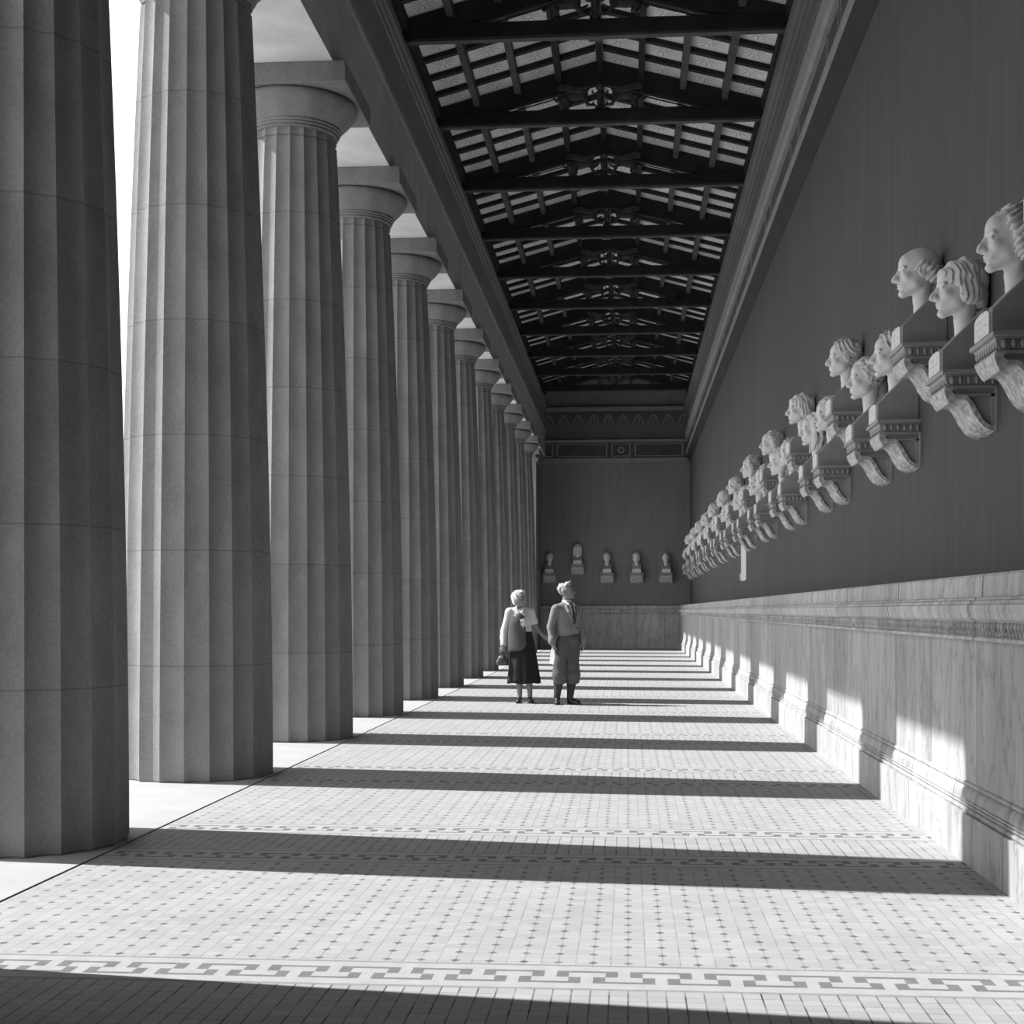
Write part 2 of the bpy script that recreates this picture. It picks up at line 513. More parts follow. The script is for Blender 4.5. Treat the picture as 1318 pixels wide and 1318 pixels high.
# ------------------------------------------------------------------ signed-distance modelling (heads, figures, carved animals)
class SDF:
    def __init__(s, lo, hi, h):
        s.h = h; s.lo = np.array(lo, float)
        s.n = np.ceil((np.array(hi) - s.lo) / h).astype(int) + 1
        s.F = np.full(s.n, 0.5, np.float32)
        s.ax = [s.lo[i] + h * np.arange(s.n[i]) for i in range(3)]
    def _reg(s, lo, hi, k):
        mg = 3 * k + 3 * s.h
        a = np.maximum(np.floor((np.array(lo) - mg - s.lo) / s.h).astype(int), 0)
        b = np.minimum(np.ceil((np.array(hi) + mg - s.lo) / s.h).astype(int) + 1, s.n)
        if (b <= a).any(): return None
        sl = tuple(slice(a[i], b[i]) for i in range(3))
        X = s.ax[0][sl[0]][:, None, None]; Y = s.ax[1][sl[1]][None, :, None]; Z = s.ax[2][sl[2]][None, None, :]
        return sl, X, Y, Z
    def _comb(s, sl, d, k, sub):
        A = s.F[sl]
        if sub:
            B = -d
            h = np.clip(0.5 - 0.5 * (A - B) / max(k, 1e-6), 0, 1) if k > 0 else None
            s.F[sl] = np.maximum(A, B) if h is None else A * (1 - h) + B * h + k * h * (1 - h)
        else:
            h = np.clip(0.5 + 0.5 * (A - d) / max(k, 1e-6), 0, 1) if k > 0 else None
            s.F[sl] = np.minimum(A, d) if h is None else A * (1 - h) + d * h - k * h * (1 - h)
    def ell(s, c, r, k=0.0, sub=False, rot=None):
        R = max(r)
        g = s._reg(np.array(c) - (R if rot is not None else np.array(r)), np.array(c) + (R if rot is not None else np.array(r)), k)
        if g is None: return s
        sl, X, Y, Z = g
        x, y, z = X - c[0], Y - c[1], Z - c[2]
        if rot is not None:
            m = np.array(rot)   # columns are the local axes
            x, y, z = (x * m[0][0] + y * m[1][0] + z * m[2][0], x * m[0][1] + y * m[1][1] + z * m[2][1], x * m[0][2] + y * m[1][2] + z * m[2][2])
        k0 = np.sqrt((x / r[0]) ** 2 + (y / r[1]) ** 2 + (z / r[2]) ** 2)
        k1 = np.sqrt((x / r[0] ** 2) ** 2 + (y / r[1] ** 2) ** 2 + (z / r[2] ** 2) ** 2)
        d = k0 * (k0 - 1) / np.maximum(k1, 1e-9)
        s._comb(sl, d.astype(np.float32), k, sub); return s
    def cap(s, a, b, ra, rb, k=0.0, sub=False, sq=None):
        """tapered capsule; sq = (sx, sy, sz) stretches space so that a limb can be flat"""
        a = np.array(a, float); b = np.array(b, float)
        R = max(ra, rb) * (max(1 / q for q in sq) if sq else 1)
        g = s._reg(np.minimum(a, b) - R, np.maximum(a, b) + R, k)
        if g is None: return s
        sl, X, Y, Z = g
        q = np.array(sq if sq else (1, 1, 1), float)
        A = a * q; B = b * q; ab = B - A; L = max(float(ab @ ab), 1e-12)
        x, y, z = X * q[0] - A[0], Y * q[1] - A[1], Z * q[2] - A[2]
        t = np.clip((x * ab[0] + y * ab[1] + z * ab[2]) / L, 0, 1)
        d = np.sqrt((x - t * ab[0]) ** 2 + (y - t * ab[1]) ** 2 + (z - t * ab[2]) ** 2) - (ra + (rb - ra) * t)
        s._comb(sl, (d / q.max()).astype(np.float32), k, sub); return s
    def chain(s, pts, rad, k=0.0, sub=False, sq=None):
        for i in range(len(pts) - 1): s.cap(pts[i], pts[i + 1], rad[i], rad[i + 1], k, sub, sq)
        return s
    def plane_cut(s, p, n):
        """remove what lies on the +n side of the plane"""
        X, Y, Z = s.ax[0][:, None, None], s.ax[1][None, :, None], s.ax[2][None, None, :]
        d = (X - p[0]) * n[0] + (Y - p[1]) * n[1] + (Z - p[2]) * n[2]
        s.F = np.maximum(s.F, d.astype(np.float32)); return s
    def arrays(s):
        F = s.F.copy()
        for ax in range(3):
            sl = [slice(None)] * 3
            for e in (0, -1):
                sl[ax] = e; F[tuple(sl)] = np.maximum(F[tuple(sl)], 1e-3)
        ins = F < 0
        c = np.zeros(tuple(np.array(F.shape) - 1), np.int8)
        for i in (0, 1):
            for j in (0, 1):
                for k in (0, 1):
                    c += ins[i:F.shape[0] - 1 + i, j:F.shape[1] - 1 + j, k:F.shape[2] - 1 + k]
        act = (c > 0) & (c < 8)
        idx = np.full(act.shape, -1, np.int64)
        I, J, K = np.nonzero(act)
        idx[I, J, K] = np.arange(len(I))
        acc = np.zeros((len(I), 3)); cnt = np.zeros(len(I))
        cor = [(i, j, k) for i in (0, 1) for j in (0, 1) for k in (0, 1)]
        for a in cor:
            for ax in range(3):
                if a[ax]: continue
                b_ = list(a); b_[ax] = 1
                fa = F[I + a[0], J + a[1], K + a[2]]; fb = F[I + b_[0], J + b_[1], K + b_[2]]
                m = (fa < 0) != (fb < 0)
                t = np.where(m, fa / np.where(m, fa - fb, 1), 0)
                p = np.array(a, float)[None, :].repeat(len(I), 0); p[:, ax] += t
                acc[m] += p[m]; cnt[m] += 1
        V = (np.stack([I, J, K], 1) + acc / cnt[:, None]) * s.h + s.lo
        Q = []
        for ax in range(3):
            o1, o2 = (ax + 1) % 3, (ax + 2) % 3
            sa = [slice(None)] * 3; sb = [slice(None)] * 3
            sa[ax] = slice(0, -1); sb[ax] = slice(1, None)
            A = ins[tuple(sa)]; B = ins[tuple(sb)]
            E = np.nonzero(A != B)
            P = np.stack(E, 1)
            ok = (P[:, o1] > 0) & (P[:, o2] > 0) & (P[:, o1] < F.shape[o1] - 1) & (P[:, o2] < F.shape[o2] - 1)
            P = P[ok]
            sg = A[tuple(P.T)]
            def at(d1, d2):
                q = P.copy(); q[:, o1] += d1; q[:, o2] += d2
                return idx[tuple(q.T)]
            q = np.stack([at(-1, -1), at(0, -1), at(0, 0), at(-1, 0)], 1)
            q[~sg] = q[~sg][:, ::-1]
            Q.append(q)
        return V, np.concatenate(Q)
    def mesh(s, name, mat, relax=1, xf=None):
        V, Q = s.arrays()
        for _ in range(relax):                       # light smoothing of grid steps
            S = np.zeros_like(V); C = np.zeros(len(V))
            for a, b in ((0, 1), (1, 2), (2, 3), (3, 0)):
                np.add.at(S, Q[:, a], V[Q[:, b]]); np.add.at(C, Q[:, a], 1)
                np.add.at(S, Q[:, b], V[Q[:, a]]); np.add.at(C, Q[:, b], 1)
            V = V * 0.5 + 0.5 * S / np.maximum(C, 1)[:, None]
        if xf is not None: V = V @ np.array(xf)[:3, :3].T + np.array(xf)[:3, 3]
        me = bpy.data.meshes.new(name)
        me.vertices.add(len(V)); me.vertices.foreach_set('co', V.astype(np.float32).ravel())
        me.loops.add(len(Q) * 4); me.loops.foreach_set('vertex_index', Q.astype(np.int32).ravel())
        me.polygons.add(len(Q))
        me.polygons.foreach_set('loop_start', np.arange(0, len(Q) * 4, 4, dtype=np.int32))
        me.polygons.foreach_set('loop_total', np.full(len(Q), 4, np.int32))
        me.update(calc_edges=True); me.validate()
        me.polygons.foreach_set('use_smooth', [True] * len(me.polygons))
        me.materials.append(mat)
        return me

def struct(mb, name, mats, parent=None, **kw):
    o = mb.obj(name, mats, parent, **kw)
    if parent is None: o['kind'] = 'structure'
    return o

# ================================================================== THE SETTING
# ---- floor: dotted tile fields, plain strips and meander bands, one bay after another
FX0, FX1 = -3.00, 1.90
fl = MB()
def fquad(x0, x1, y0, y1, mi): fl.add([(x0, y0, 0), (x1, y0, 0), (x1, y1, 0), (x0, y1, 0)], [(0, 1, 2, 3)], mi)
UW = 0.047
def meander(yc, far_first):
    """a band .365 deep; far_first=False mirrors it front to back"""
    rows = [(0.0, 0.02, 'L'), (0.02, 0.09, 'W'), (0.09, 0.115, 'a'), (0.115, 0.18, 'u'), (0.18, 0.245, 'l'), (0.245, 0.27, 'b'), (0.27, 0.345, 'W'), (0.345, 0.365, 'L')]
    ncol = int(math.ceil((FX1 - FX0) / UW))
    for a, b, t in rows:
        y1 = yc + 0.1825 - a; y0 = yc + 0.1825 - b
        if not far_first: y0, y1 = 2 * yc - y1, 2 * yc - y0
        if t in 'LW':
            fquad(FX0, FX1, y0, y1, 4 if t == 'L' else 3); continue
        run = None
        for c in range(ncol + 1):
            if c < ncol:
                m = c % 6
                if t == 'a': mi = 3 if m == 3 else 2
                elif t == 'b': mi = 3 if m == 0 else 2
                elif t == 'u': mi = 2 if m in (2, 4) else 3
                else: mi = 2 if m in (1, 5) else 3
            else: mi = None
            if run is None: run = (mi, c)
            elif mi != run[0]:
                fquad(FX0 + run[1] * UW, min(FX0 + c * UW, FX1), y0, y1, run[0]); run = (mi, c)
H_ = 0.1825
for k in range(-2, 14):
    yc = coly(k) + 0.13; hb = 0.505
    fquad(FX0, FX1, yc - hb + H_, yc + hb - H_, 1)
    meander(yc + hb, True); meander(yc - hb, False)
    y_end = min(yc + BAY - hb - H_, YE)
    fquad(FX0, FX1, yc + hb + H_, y_end, 0)
floor = struct(fl, 'floor', [M['tile_field'], M['tile_plain'], M['tile_dark'], M['tile_light'], M['tile_line']], recalc=False)
sub = MB(); sub.box(-3.02, 3.0, Y0, YE + 0.6, -1.2, -0.012)
struct(sub, 'floor_bed', M['joint'], floor)

# ---- stylobate under the colonnade, its steps and the ground outside
st = MB()
st.box(-4.55, -3.022, Y0 - 2, YE + 0.6, -0.3, 0.0)
st.box(-4.95, -4.55, Y0 - 2, YE + 0.6, -0.6, -0.3)
st.box(-5.35, -4.95, Y0 - 2, YE + 0.6, -0.9, -0.6)
struct(st, 'trim_1', M['slab'])
gr = MB(); gr.box(-80, -5.35, -60, 140, -1.2, -0.9)
struct(gr, 'ground', M['gravel'])

# ---- long wall on the right with its painted band
w = MB(); w.box(WX, WX + 0.7, Y0, YE + 0.6, -0.3, 9.75)
struct(w, 'wall_right', M['wall'])
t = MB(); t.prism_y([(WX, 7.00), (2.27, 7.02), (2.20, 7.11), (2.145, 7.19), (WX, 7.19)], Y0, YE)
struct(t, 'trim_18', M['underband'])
t = MB()
t.prism_y([(WX, 7.19), (2.135, 7.19), (2.13, 7.20), (2.13, 7.32), (2.17, 7.35), (2.20, 7.36), (WX, 7.36)], Y0, YE)
struct(t, 'trim_2', M['fillet'])
t = MB(); t.prism_y([(WX, 7.36), (2.20, 7.36), (2.20, 7.80), (WX, 7.80)], Y0, YE)
tb = struct(t, 'trim_3', M['bandpanel'])
fr = MB()
for k in range(-2, 14):                                     # painted panel frames, one long and one square per bay
    yc = coly(k)
    for a, b in ((0.52, BAY - 0.52), (-0.40, 0.40)):
        y0, y1 = yc + a, min(yc + b, YE - 0.05)
        for (p, q, r, s) in ((y0, y1, 7.375, 7.395), (y0, y1, 7.745, 7.765), (y0, y0 + 0.035, 7.395, 7.745), (y1 - 0.035, y1, 7.395, 7.745)):
            fr.box(2.19, 2.20, p, q, r, s)
fr.obj('panel_frames', M['fillet'], tb)
t = MB()
t.prism_y([(WX, 7.80), (2.16, 7.80), (2.12, 7.83), (2.115, 7.94), (2.12, 7.95), (2.12, 8.07), (2.14, 8.09), (2.18, 8.10), (WX, 8.10)], Y0, YE)
struct(t, 'trim_4', M['fillet'])
t = MB(); t.prism_y([(2.12, 7.955), (2.10, 7.965), (2.09, 8.00), (2.10, 8.035), (2.12, 8.045)], Y0, YE)
struct(t, 'trim_5', M['bead'])
t = MB()
t.prism_y([(WX, 8.10), (2.16, 8.10), (2.16, 8.17), (2.18, 8.18), (2.18, 8.33), (2.155, 8.34), (2.155, 8.46), (2.18, 8.47), (2.18, 8.62), (2.155, 8.63), (2.155, 8.74),
           (2.12, 8.77), (2.12, 8.84), (2.08, 8.87), (2.06, 8.93), (2.06, 9.03), (WX, 9.03)], Y0, YE)
struct(t, 'trim_6', M['band'])

# ---- dado of marble slabs along the long wall
d = MB(); d.prism_y([(WX, 0.0), (1.86, 0.0), (1.86, 0.275), (WX, 0.275)], Y0, YE - 0.3)
struct(d, 'baseboard_right', M['plinth'])
d = MB()
prof = [(WX, 0.275), (1.888, 0.275)]
def roll(x, z, r, n=6):                                     # small half-round
    for i in range(n + 1):
        a = -math.pi / 2 + math.pi * i / n
        prof.append((x - r * math.cos(a), z + r * math.sin(a)))
roll(1.888, 0.289, 0.014); prof += [(1.892, 0.303), (1.892, 0.309)]
roll(1.886, 0.317, 0.008); prof += [(1.892, 0.326), (1.879, 0.332), (1.879, 0.342), (1.888, 0.345)]
for i in range(7):
    a = math.pi / 2 * i / 6
    prof.append((1.912 - 0.026 * math.cos(a) ** 1.0, 0.348 + 0.06 * math.sin(a)))
prof += [(1.908, 0.412), (1.900, 0.418), (1.900, 0.434), (1.912, 0.44), (WX, 0.44)]
d.prism_y(prof, Y0, YE - 0.3)
struct(d, 'trim_7', M['plinth'])
d = MB(); d.box(1.912, WX, Y0, YE - 0.3, 0.44, 1.245)
struct(d, 'trim_8', M['dado'])
d = MB()
d.prism_y([(WX, 1.238), (1.872, 1.238), (1.866, 1.243), (1.866, 1.257), (1.880, 1.262), (1.880, 1.342), (1.868, 1.348), (1.852, 1.358),
           (1.846, 1.366), (1.846, 1.385), (1.840, 1.39), (1.840, 1.43), (1.855, 1.435), (1.855, 1.452), (1.880, 1.458), (1.880, 1.47),
           (1.915, 1.475), (1.920, 1.585), (1.930, 1.60), (WX, 1.60)], Y0, YE - 0.3)
cap_ = struct(d, 'trim_9', M['dado_cap'])
lo = MB()
P_ = 0.064
nl = int((27 - 4.0) / P_)
for i in range(nl):                                         # carved leaf row, upper and lower lobes
    y = 4.0 + i * P_
    lo.ell((1.878, y, 1.322), (0.016, 0.021, 0.018), 8, 5)
    lo.ell((1.878, y + P_ / 2, 1.279), (0.015, 0.019, 0.016), 8, 5)
    lo.ell((1.880, y, 1.292), (0.010, 0.006, 0.026), 6, 4)
    lo.ell((1.880, y + P_ / 2, 1.312), (0.008, 0.005, 0.024), 6, 4)
lo.obj('leaf_carving', M['plinth'], cap_, smooth=True)
lo = MB()
for i in range(int((47 - 27) / P_)):
    y = 27 + i * P_
    lo.box(1.866, 1.884, y, y + P_ * 0.55, 1.27, 1.33)
lo.obj('leaf_carving', M['plinth'], cap_)

# ---- end wall
w = MB(); w.box(-4.6, WX + 0.7, YE, YE + 0.6, -0.3, 10.6)
struct(w, 'wall_back', M['endwall'])
d = MB()
d.prism_x([(YE, 0), (YE - 0.30, 0), (YE - 0.30, 0.275), (YE - 0.29, 0.33), (YE - 0.23, 0.42), (YE - 0.2, 0.44), (YE - 0.2, 1.25), (YE - 0.25, 1.32), (YE - 0.3, 1.37), (YE - 0.3, 1.43), (YE - 0.2, 1.47), (YE - 0.2, 1.58), (YE, 1.58)], -3.3, WX)
struct(d, 'baseboard_back', M['dado_end'])
t = MB(); t.box(-3.30, 2.20, YE - 0.14, YE, 6.947, 7.119); t.box(-3.30, 2.20, YE - 0.16, YE, 7.710, 7.807); t.box(-3.30, 2.20, YE - 0.16, YE, 8.882, 9.032)
struct(t, 'trim_10', M['fillet'])
t = MB(); t.box(-3.30, 2.20, YE - 0.09, YE, 7.119, 7.710)
tb2 = struct(t, 'trim_11', M['bandpanel'])
fr = MB()
for a, b in ((-3.25, -2.8), (-2.68, -0.78), (-0.62, 0.09), (0.24, 2.05)):
    for (p, q, r, s) in ((a, b, 7.173, 7.205), (a, b, 7.635, 7.667), (a, a + 0.05, 7.205, 7.635), (b - 0.05, b, 7.205, 7.635)):
        fr.box(p, q, YE - 0.105, YE - 0.09, r, s)
for i in range(8):
    a = i * math.pi / 4
    fr.ell((-0.265 + 0.1 * math.cos(a), YE - 0.095, 7.420 + 0.1 * math.sin(a)), (0.045, 0.012, 0.045), 8, 4)
fr.obj('panel_frames', M['fillet'], tb2)
t = MB(); t.box(-3.30, 2.20, YE - 0.09, YE, 7.807, 8.108)
struct(t, 'trim_12', M['band'])
t = MB(); t.box(-3.30, 2.20, YE - 0.09, YE, 8.108, 8.882)
struct(t, 'trim_13', M['palmette_end'])
t = MB(); t.box(-4.3, -3.27, 50.6, YE, 0.0, 6.97); t.box(-4.4, -3.15, 50.5, YE, 6.97, 7.20); t.box(-4.35, -3.20, 50.55, YE, 6.72, 6.86)
struct(t, 'wall_left', M['column'])
t = MB(); t.box(-4.3, -3.05, Y0 - 0.6, 5.46, 0.0, 7.20)  # unseen wall added to block front light; its end casts the foreground shadow
struct(t, 'unseen_wall_left_front', M['column'])

# ---- unseen wall added behind the camera to keep the near hall dark
w = MB(); w.box(-4.6, WX + 0.7, Y0 - 0.6, Y0, -0.3, 10.6)
struct(w, 'unseen_wall_front', M['endwall'])

# ---- entablature over the columns
t = MB(); t.box(-4.29, -3.10, Y0 - 2, YE, 7.20, 8.11)
ar = struct(t, 'trim_14', [M['entab']])
so = MB()
for k in range(-3, 14):
    so.box(-4.285, -3.101, coly(k) + 0.006, min(coly(k + 1) - 0.006, YE), 7.192, 7.20)
so.obj('soffit_slabs', M['soffit'], ar)
t = MB()
t.prism_y([(-4.3, 8.11), (-3.10, 8.11), (-3.07, 8.13), (-3.07, 8.20), (-3.10, 8.21), (-4.3, 8.21)], Y0 - 2, YE)
struct(t, 'trim_15', M['fillet'])
t = MB()
t.prism_y([(-4.25, 8.21), (-3.11, 8.21), (-3.11, 8.86), (-3.09, 8.88), (-3.09, 8.95), (-3.065, 8.98), (-3.065, 9.05), (-3.04, 9.09), (-3.04, 9.19), (-3.16, 9.21), (-3.16, 9.7), (-4.25, 9.7)], Y0 - 2, YE)
struct(t, 'trim_16', M['frieze_left'])
t = MB()
t.prism_y([(-4.25, 8.75), (-4.25, 9.75), (-5.0, 9.75), (-5.0, 9.4), (-4.9, 9.3), (-4.4, 9.1)], Y0 - 2, YE + 0.5)
struct(t, 'trim_17', M['soffit'])

# ---- ceiling: two painted slopes with purlins and cross battens, roof above
SL = 0.267
def zpan(x): return 10.435 - SL * abs(x - XC)
c = MB()
for sgn in (-1, 1):
    xe = XC + sgn * 2.95
    c.add([(XC, Y0, 10.435), (xe, Y0, zpan(xe)), (xe, YE, zpan(xe)), (XC, YE, 10.435),
           (XC, Y0, 10.55), (xe, Y0, zpan(xe) + 0.115), (xe, YE, zpan(xe) + 0.115), (XC, YE, 10.55)],
          [(0, 1, 2, 3), (4, 5, 6, 7), (0, 1, 5, 4), (3, 2, 6, 7), (1, 2, 6, 5)])
ceil = struct(c, 'ceiling', M['star'])
r = MB()
r.prism_y([(-5.0, 9.8), (XC, 11.2), (3.1, 10.0), (3.1, 9.75), (2.4, 9.75), (XC, 10.56), (-3.4, 9.78)], Y0 - 2, YE + 0.6)
struct(r, 'roof', M['roofing'])
for kk in range(-4, 5):
    x = XC + 0.675 * kk
    p = MB(); z1 = zpan(x) - 0.001
    if abs(kk) == 4: x -= math.copysign(0.04, kk)
    p.box(x - 0.05, x + 0.05, Y0, YE, z1 - 0.17, z1 + (0.0 if kk else 0.0))
    if abs(kk) in (2, 3):
        for k in range(3, 14):
            for i in range(5):
                p.ell((x, trussy(k) + (i + 0.5) * BAY / 5, z1 - 0.17), (0.03, 0.03, 0.016), 8, 4)
    p.obj('purlin', M['wood_edge'] if abs(kk) in (2, 3) else M['wood'], ceil)
for i in range(0, 80):   # battens frame the coffers
    y = trussy(0) + i * BAY / 5
    if y < 12 or y > YE - 0.1: continue
    for sgn in (-1, 1):
        b = MB()
        xa, xb = XC + sgn * 0.06, XC + sgn * 2.72
        za, zb = zpan(xa) - 0.002, zpan(xb) - 0.002
        b.add([(xa, y - 0.055, za), (xb, y - 0.055, zb), (xb, y + 0.055, zb), (xa, y + 0.055, za),
               (xa, y - 0.055, za - 0.075), (xb, y - 0.055, zb - 0.075), (xb, y + 0.055, zb - 0.075), (xa, y + 0.055, za - 0.075)],
              [(0, 1, 2, 3), (4, 5, 6, 7), (0, 1, 5, 4), (3, 2, 6, 7), (0, 3, 7, 4), (1, 2, 6, 5)])
        b.obj('batten', M['wood'], ceil)

# ================================================================== COLUMNS
NF = 20
def shaft_mesh():
    mb = MB(); per = 8; n = NF * per
    zs = [0.0, 0.012] + [0.35 + 0.41 * i for i in range(15)] + [6.44, 6.505, 6.51, 6.525, 6.53, 6.61]
    rs = []
    for z in zs:
        R = 0.65 - 0.180 * (z / 6.5) ** 1.7
        if z == 0.0: R -= 0.008
        if z in (6.51, 6.525): R -= 0.014
        ring = []
        for i in range(n):
            tt = (i % per) / per
            q = 1 - (2 * tt - 1) ** 2
            dep = 0.052 * R * q
            a = 2 * math.pi * i / n + math.radians(8.2)
            ring.append(((R - dep) * math.cos(a), (R - dep) * math.sin(a), z))
        rs.append(ring)
    mb.rings(rs)
    me = mb.mesh('shaft', M['column'], smooth=True)
    bm = bmesh.new(); bm.from_mesh(me)
    for e in bm.edges:
        if len(e.link_faces) == 2 and e.calc_face_angle(0) > 0.22: e.smooth = False
    bm.to_mesh(me); bm.free()
    return me

ORD = ['first', 'second', 'third', 'fourth', 'fifth', 'sixth', 'seventh', 'eighth', 'ninth', 'tenth', 'eleventh', 'twelfth', 'thirteenth', 'fourteenth', 'fifteenth']
col0 = empty('doric_column', (COLX, coly(1), 0))
link('shaft', shaft_mesh(), col0)
cp = MB()
pr = [(0.45, 6.605)]
for i in range(3):                                          # annulets
    z = 6.61 + i * 0.030
    r_ = 0.475 + i * 0.016
    pr += [(r_, z), (r_ + 0.012, z + 0.006), (r_ + 0.014, z + 0.021), (r_ + 0.002, z + 0.026)]
pr += [(0.528, 6.705), (0.575, 6.75), (0.625, 6.80), (0.665, 6.85), (0.690, 6.89), (0.699, 6.92), (0.694, 6.945), (0.672, 6.97)]
cp.lathe(pr, 72)
eo = cp.obj('echinus', M['column'], col0, smooth=True)
ab = MB(); ab.box(-0.725, 0.725, -0.725, 0.725, 6.97, 7.192)
ab.obj('abacus', M['column'], col0, bevel=0.008)
tag(col0, 'fluted stone column nearest the camera, cut by the left frame edge', 'column', 'fluted columns of the colonnade')
for k in range(2, 13):
    lab = ('tall fluted stone column, %s from the front of the left colonnade' % ORD[k - 1]) if k < 12 else 'fluted stone column at the far end of the colonnade beside the end wall'
    copy_tree(col0, (COLX, coly(k), 0), 0, lab)

# ================================================================== ROOF TRUSSES
def griffin_sdf():
    g = SDF((0.05, -0.11, -0.03), (0.95, 0.11, 0.62), 0.0105)
    g.ell((0.42, 0, 0.235), (0.17, 0.06, 0.07), 0.02)                       # barrel
    g.ell((0.28, 0, 0.26), (0.085, 0.065, 0.09), 0.03)                      # chest
    g.ell((0.57, 0, 0.22), (0.09, 0.062, 0.09), 0.03)                       # haunch
    g.chain([(0.26, 0, 0.31), (0.21, 0, 0.38), (0.2, 0, 0.42)], [0.055, 0.045, 0.04], 0.02)
    g.ell((0.19, 0, 0.445), (0.055, 0.038, 0.042), 0.012)                   # head
    g.cap((0.155, 0, 0.44), (0.115, 0, 0.415), 0.024, 0.010, 0.01)          # beak
    for s in (-1, 1):
        g.cap((0.215, s * 0.022, 0.475), (0.235, s * 0.03, 0.525), 0.014, 0.004, 0.006)   # ears
        g.chain([(0.27, s * 0.045, 0.22), (0.2, s * 0.045, 0.13 + 0.05 * s), (0.11, s * 0.04, 0.15 + 0.08 * s)], [0.038, 0.026, 0.02], 0.015)   # raised fore legs
        g.chain([(0.58, s * 0.045, 0.18), (0.53, s * 0.05, 0.1), (0.6, s * 0.05, 0.055), (0.57, s * 0.05, 0.012)], [0.055, 0.035, 0.024, 0.02], 0.015)
        g.cap((0.57, s * 0.05, 0.012), (0.51, s * 0.05, 0.01), 0.02, 0.016, 0.008)
        # wing swept back under the rafter
        for i, (dx, dz) in enumerate(((0.36, 0.02), (0.38, 0.055), (0.37, 0.09), (0.33, 0.12))):
            g.cap((0.32, s * 0.055, 0.30 + 0.01 * i), (0.32 + dx, s * 0.075, 0.30 + dz), 0.03, 0.014, 0.012)
    g.chain([(0.64, 0, 0.22), (0.71, 0, 0.16), (0.76, 0, 0.2), (0.76, 0, 0.28), (0.72, 0, 0.3)], [0.024, 0.018, 0.016, 0.018, 0.024], 0.01)
    return g
gm_r = griffin_sdf().mesh('griffin', M['bronze'], 1)
gm_l = gm_r.copy()
gm_l.transform(Matrix.Diagonal((-1, 1, 1, 1))); gm_l.flip_normals()

def make_truss():
    root = empty('roof_truss', (XC, 0, 9.39))
    tb_ = MB()
    tb_.box(-2.77, 2.74, -0.08, 0.08, 0.03, 0.24)
    tb_.obj('tie_beam', M['wood'], root, bevel=0.008)
    e = MB(); e.box(-2.77, 2.74, -0.06, 0.06, 0.0, 0.03); e.box(-0.09, 0.09, -0.09, 0.09, -0.02, 0.03)
    e.obj('tie_moulding', M['wood_edge'], root)
    for s in (-1, 1):
        rm = MB()
        xa, xb = 0.0, s * 2.74
        za, zb = 10.425 - 9.39, 10.425 - 9.39 - SL * 2.74
        y0, y1 = -0.07, 0.07
        vs_ = []
        for y in (y0, y1): vs_ += [(xa, y, za), (xb, y, zb), (xb, y, max(zb - 0.37, 0.02)), (xa, y, za - 0.37)]
        rm.add(vs_, [(0, 1, 2, 3), (7, 6, 5, 4), (0, 4, 5, 1), (1, 5, 6, 2), (2, 6, 7, 3), (3, 7, 4, 0)])
        rm.obj('rafter', M['wood'], root)
        ed = MB()
        for y in (-0.055, 0.055):
            ed.tube([(s * 0.2, y, za - SL * 0.2 - 0.375), (s * 2.0, y, za - SL * 2.0 - 0.375)], 0.012, 6)
        ed.obj('rafter_moulding', M['wood_edge'], root)
        o = link('griffin', gm_r if s > 0 else gm_l, root)
        o.location = (0, 0, 0.242)
    kp = MB()
    kp.lathe([(0.05, 0.24), (0.075, 0.26), (0.075, 0.29), (0.045, 0.33), (0.055, 0.42), (0.06, 0.5), (0.04, 0.56), (0.07, 0.6), (0.075, 0.64), (0.05, 0.68)], 14)
    kp.box(-0.05, 0.05, -0.05, 0.05, 0.66, 0.8)
    kp.obj('king_post', M['bronze'], root, smooth=False)
    sc = MB()
    for s in (-1, 1):
        pts = []
        for i in range(13):
            a = math.pi * 0.5 + i * 0.42; r_ = 0.085 - 0.0055 * i
            pts.append((s * (0.10 + r_ * math.cos(a) * 1.1), 0, 0.56 + r_ * math.sin(a)))
        sc.tube(pts, 0.016, 6)
        sc.tube([(s * 0.06, 0, 0.30), (s * 0.12, 0, 0.36), (s * 0.10, 0, 0.42)], [0.014, 0.018, 0.01], 6)
    sc.obj('scroll_ornament', M['bronze'], root, smooth=True)
    return root
tr0 = make_truss()
tr0.location = (XC, trussy(4), 9.39)
tag(tr0, 'dark timber roof truss with carved griffins, lowest and nearest one fully shown', 'roof truss', 'roof trusses of the hall')
for n_, k in enumerate(range(5, 14)):
    lab = 'dark timber roof truss with carved griffins, %s from the front' % ORD[n_ + 1]
    if k == 13: lab = 'last dark roof truss, close before the end wall'
    copy_tree(tr0, (XC, trussy(k), 9.39), 0, lab)

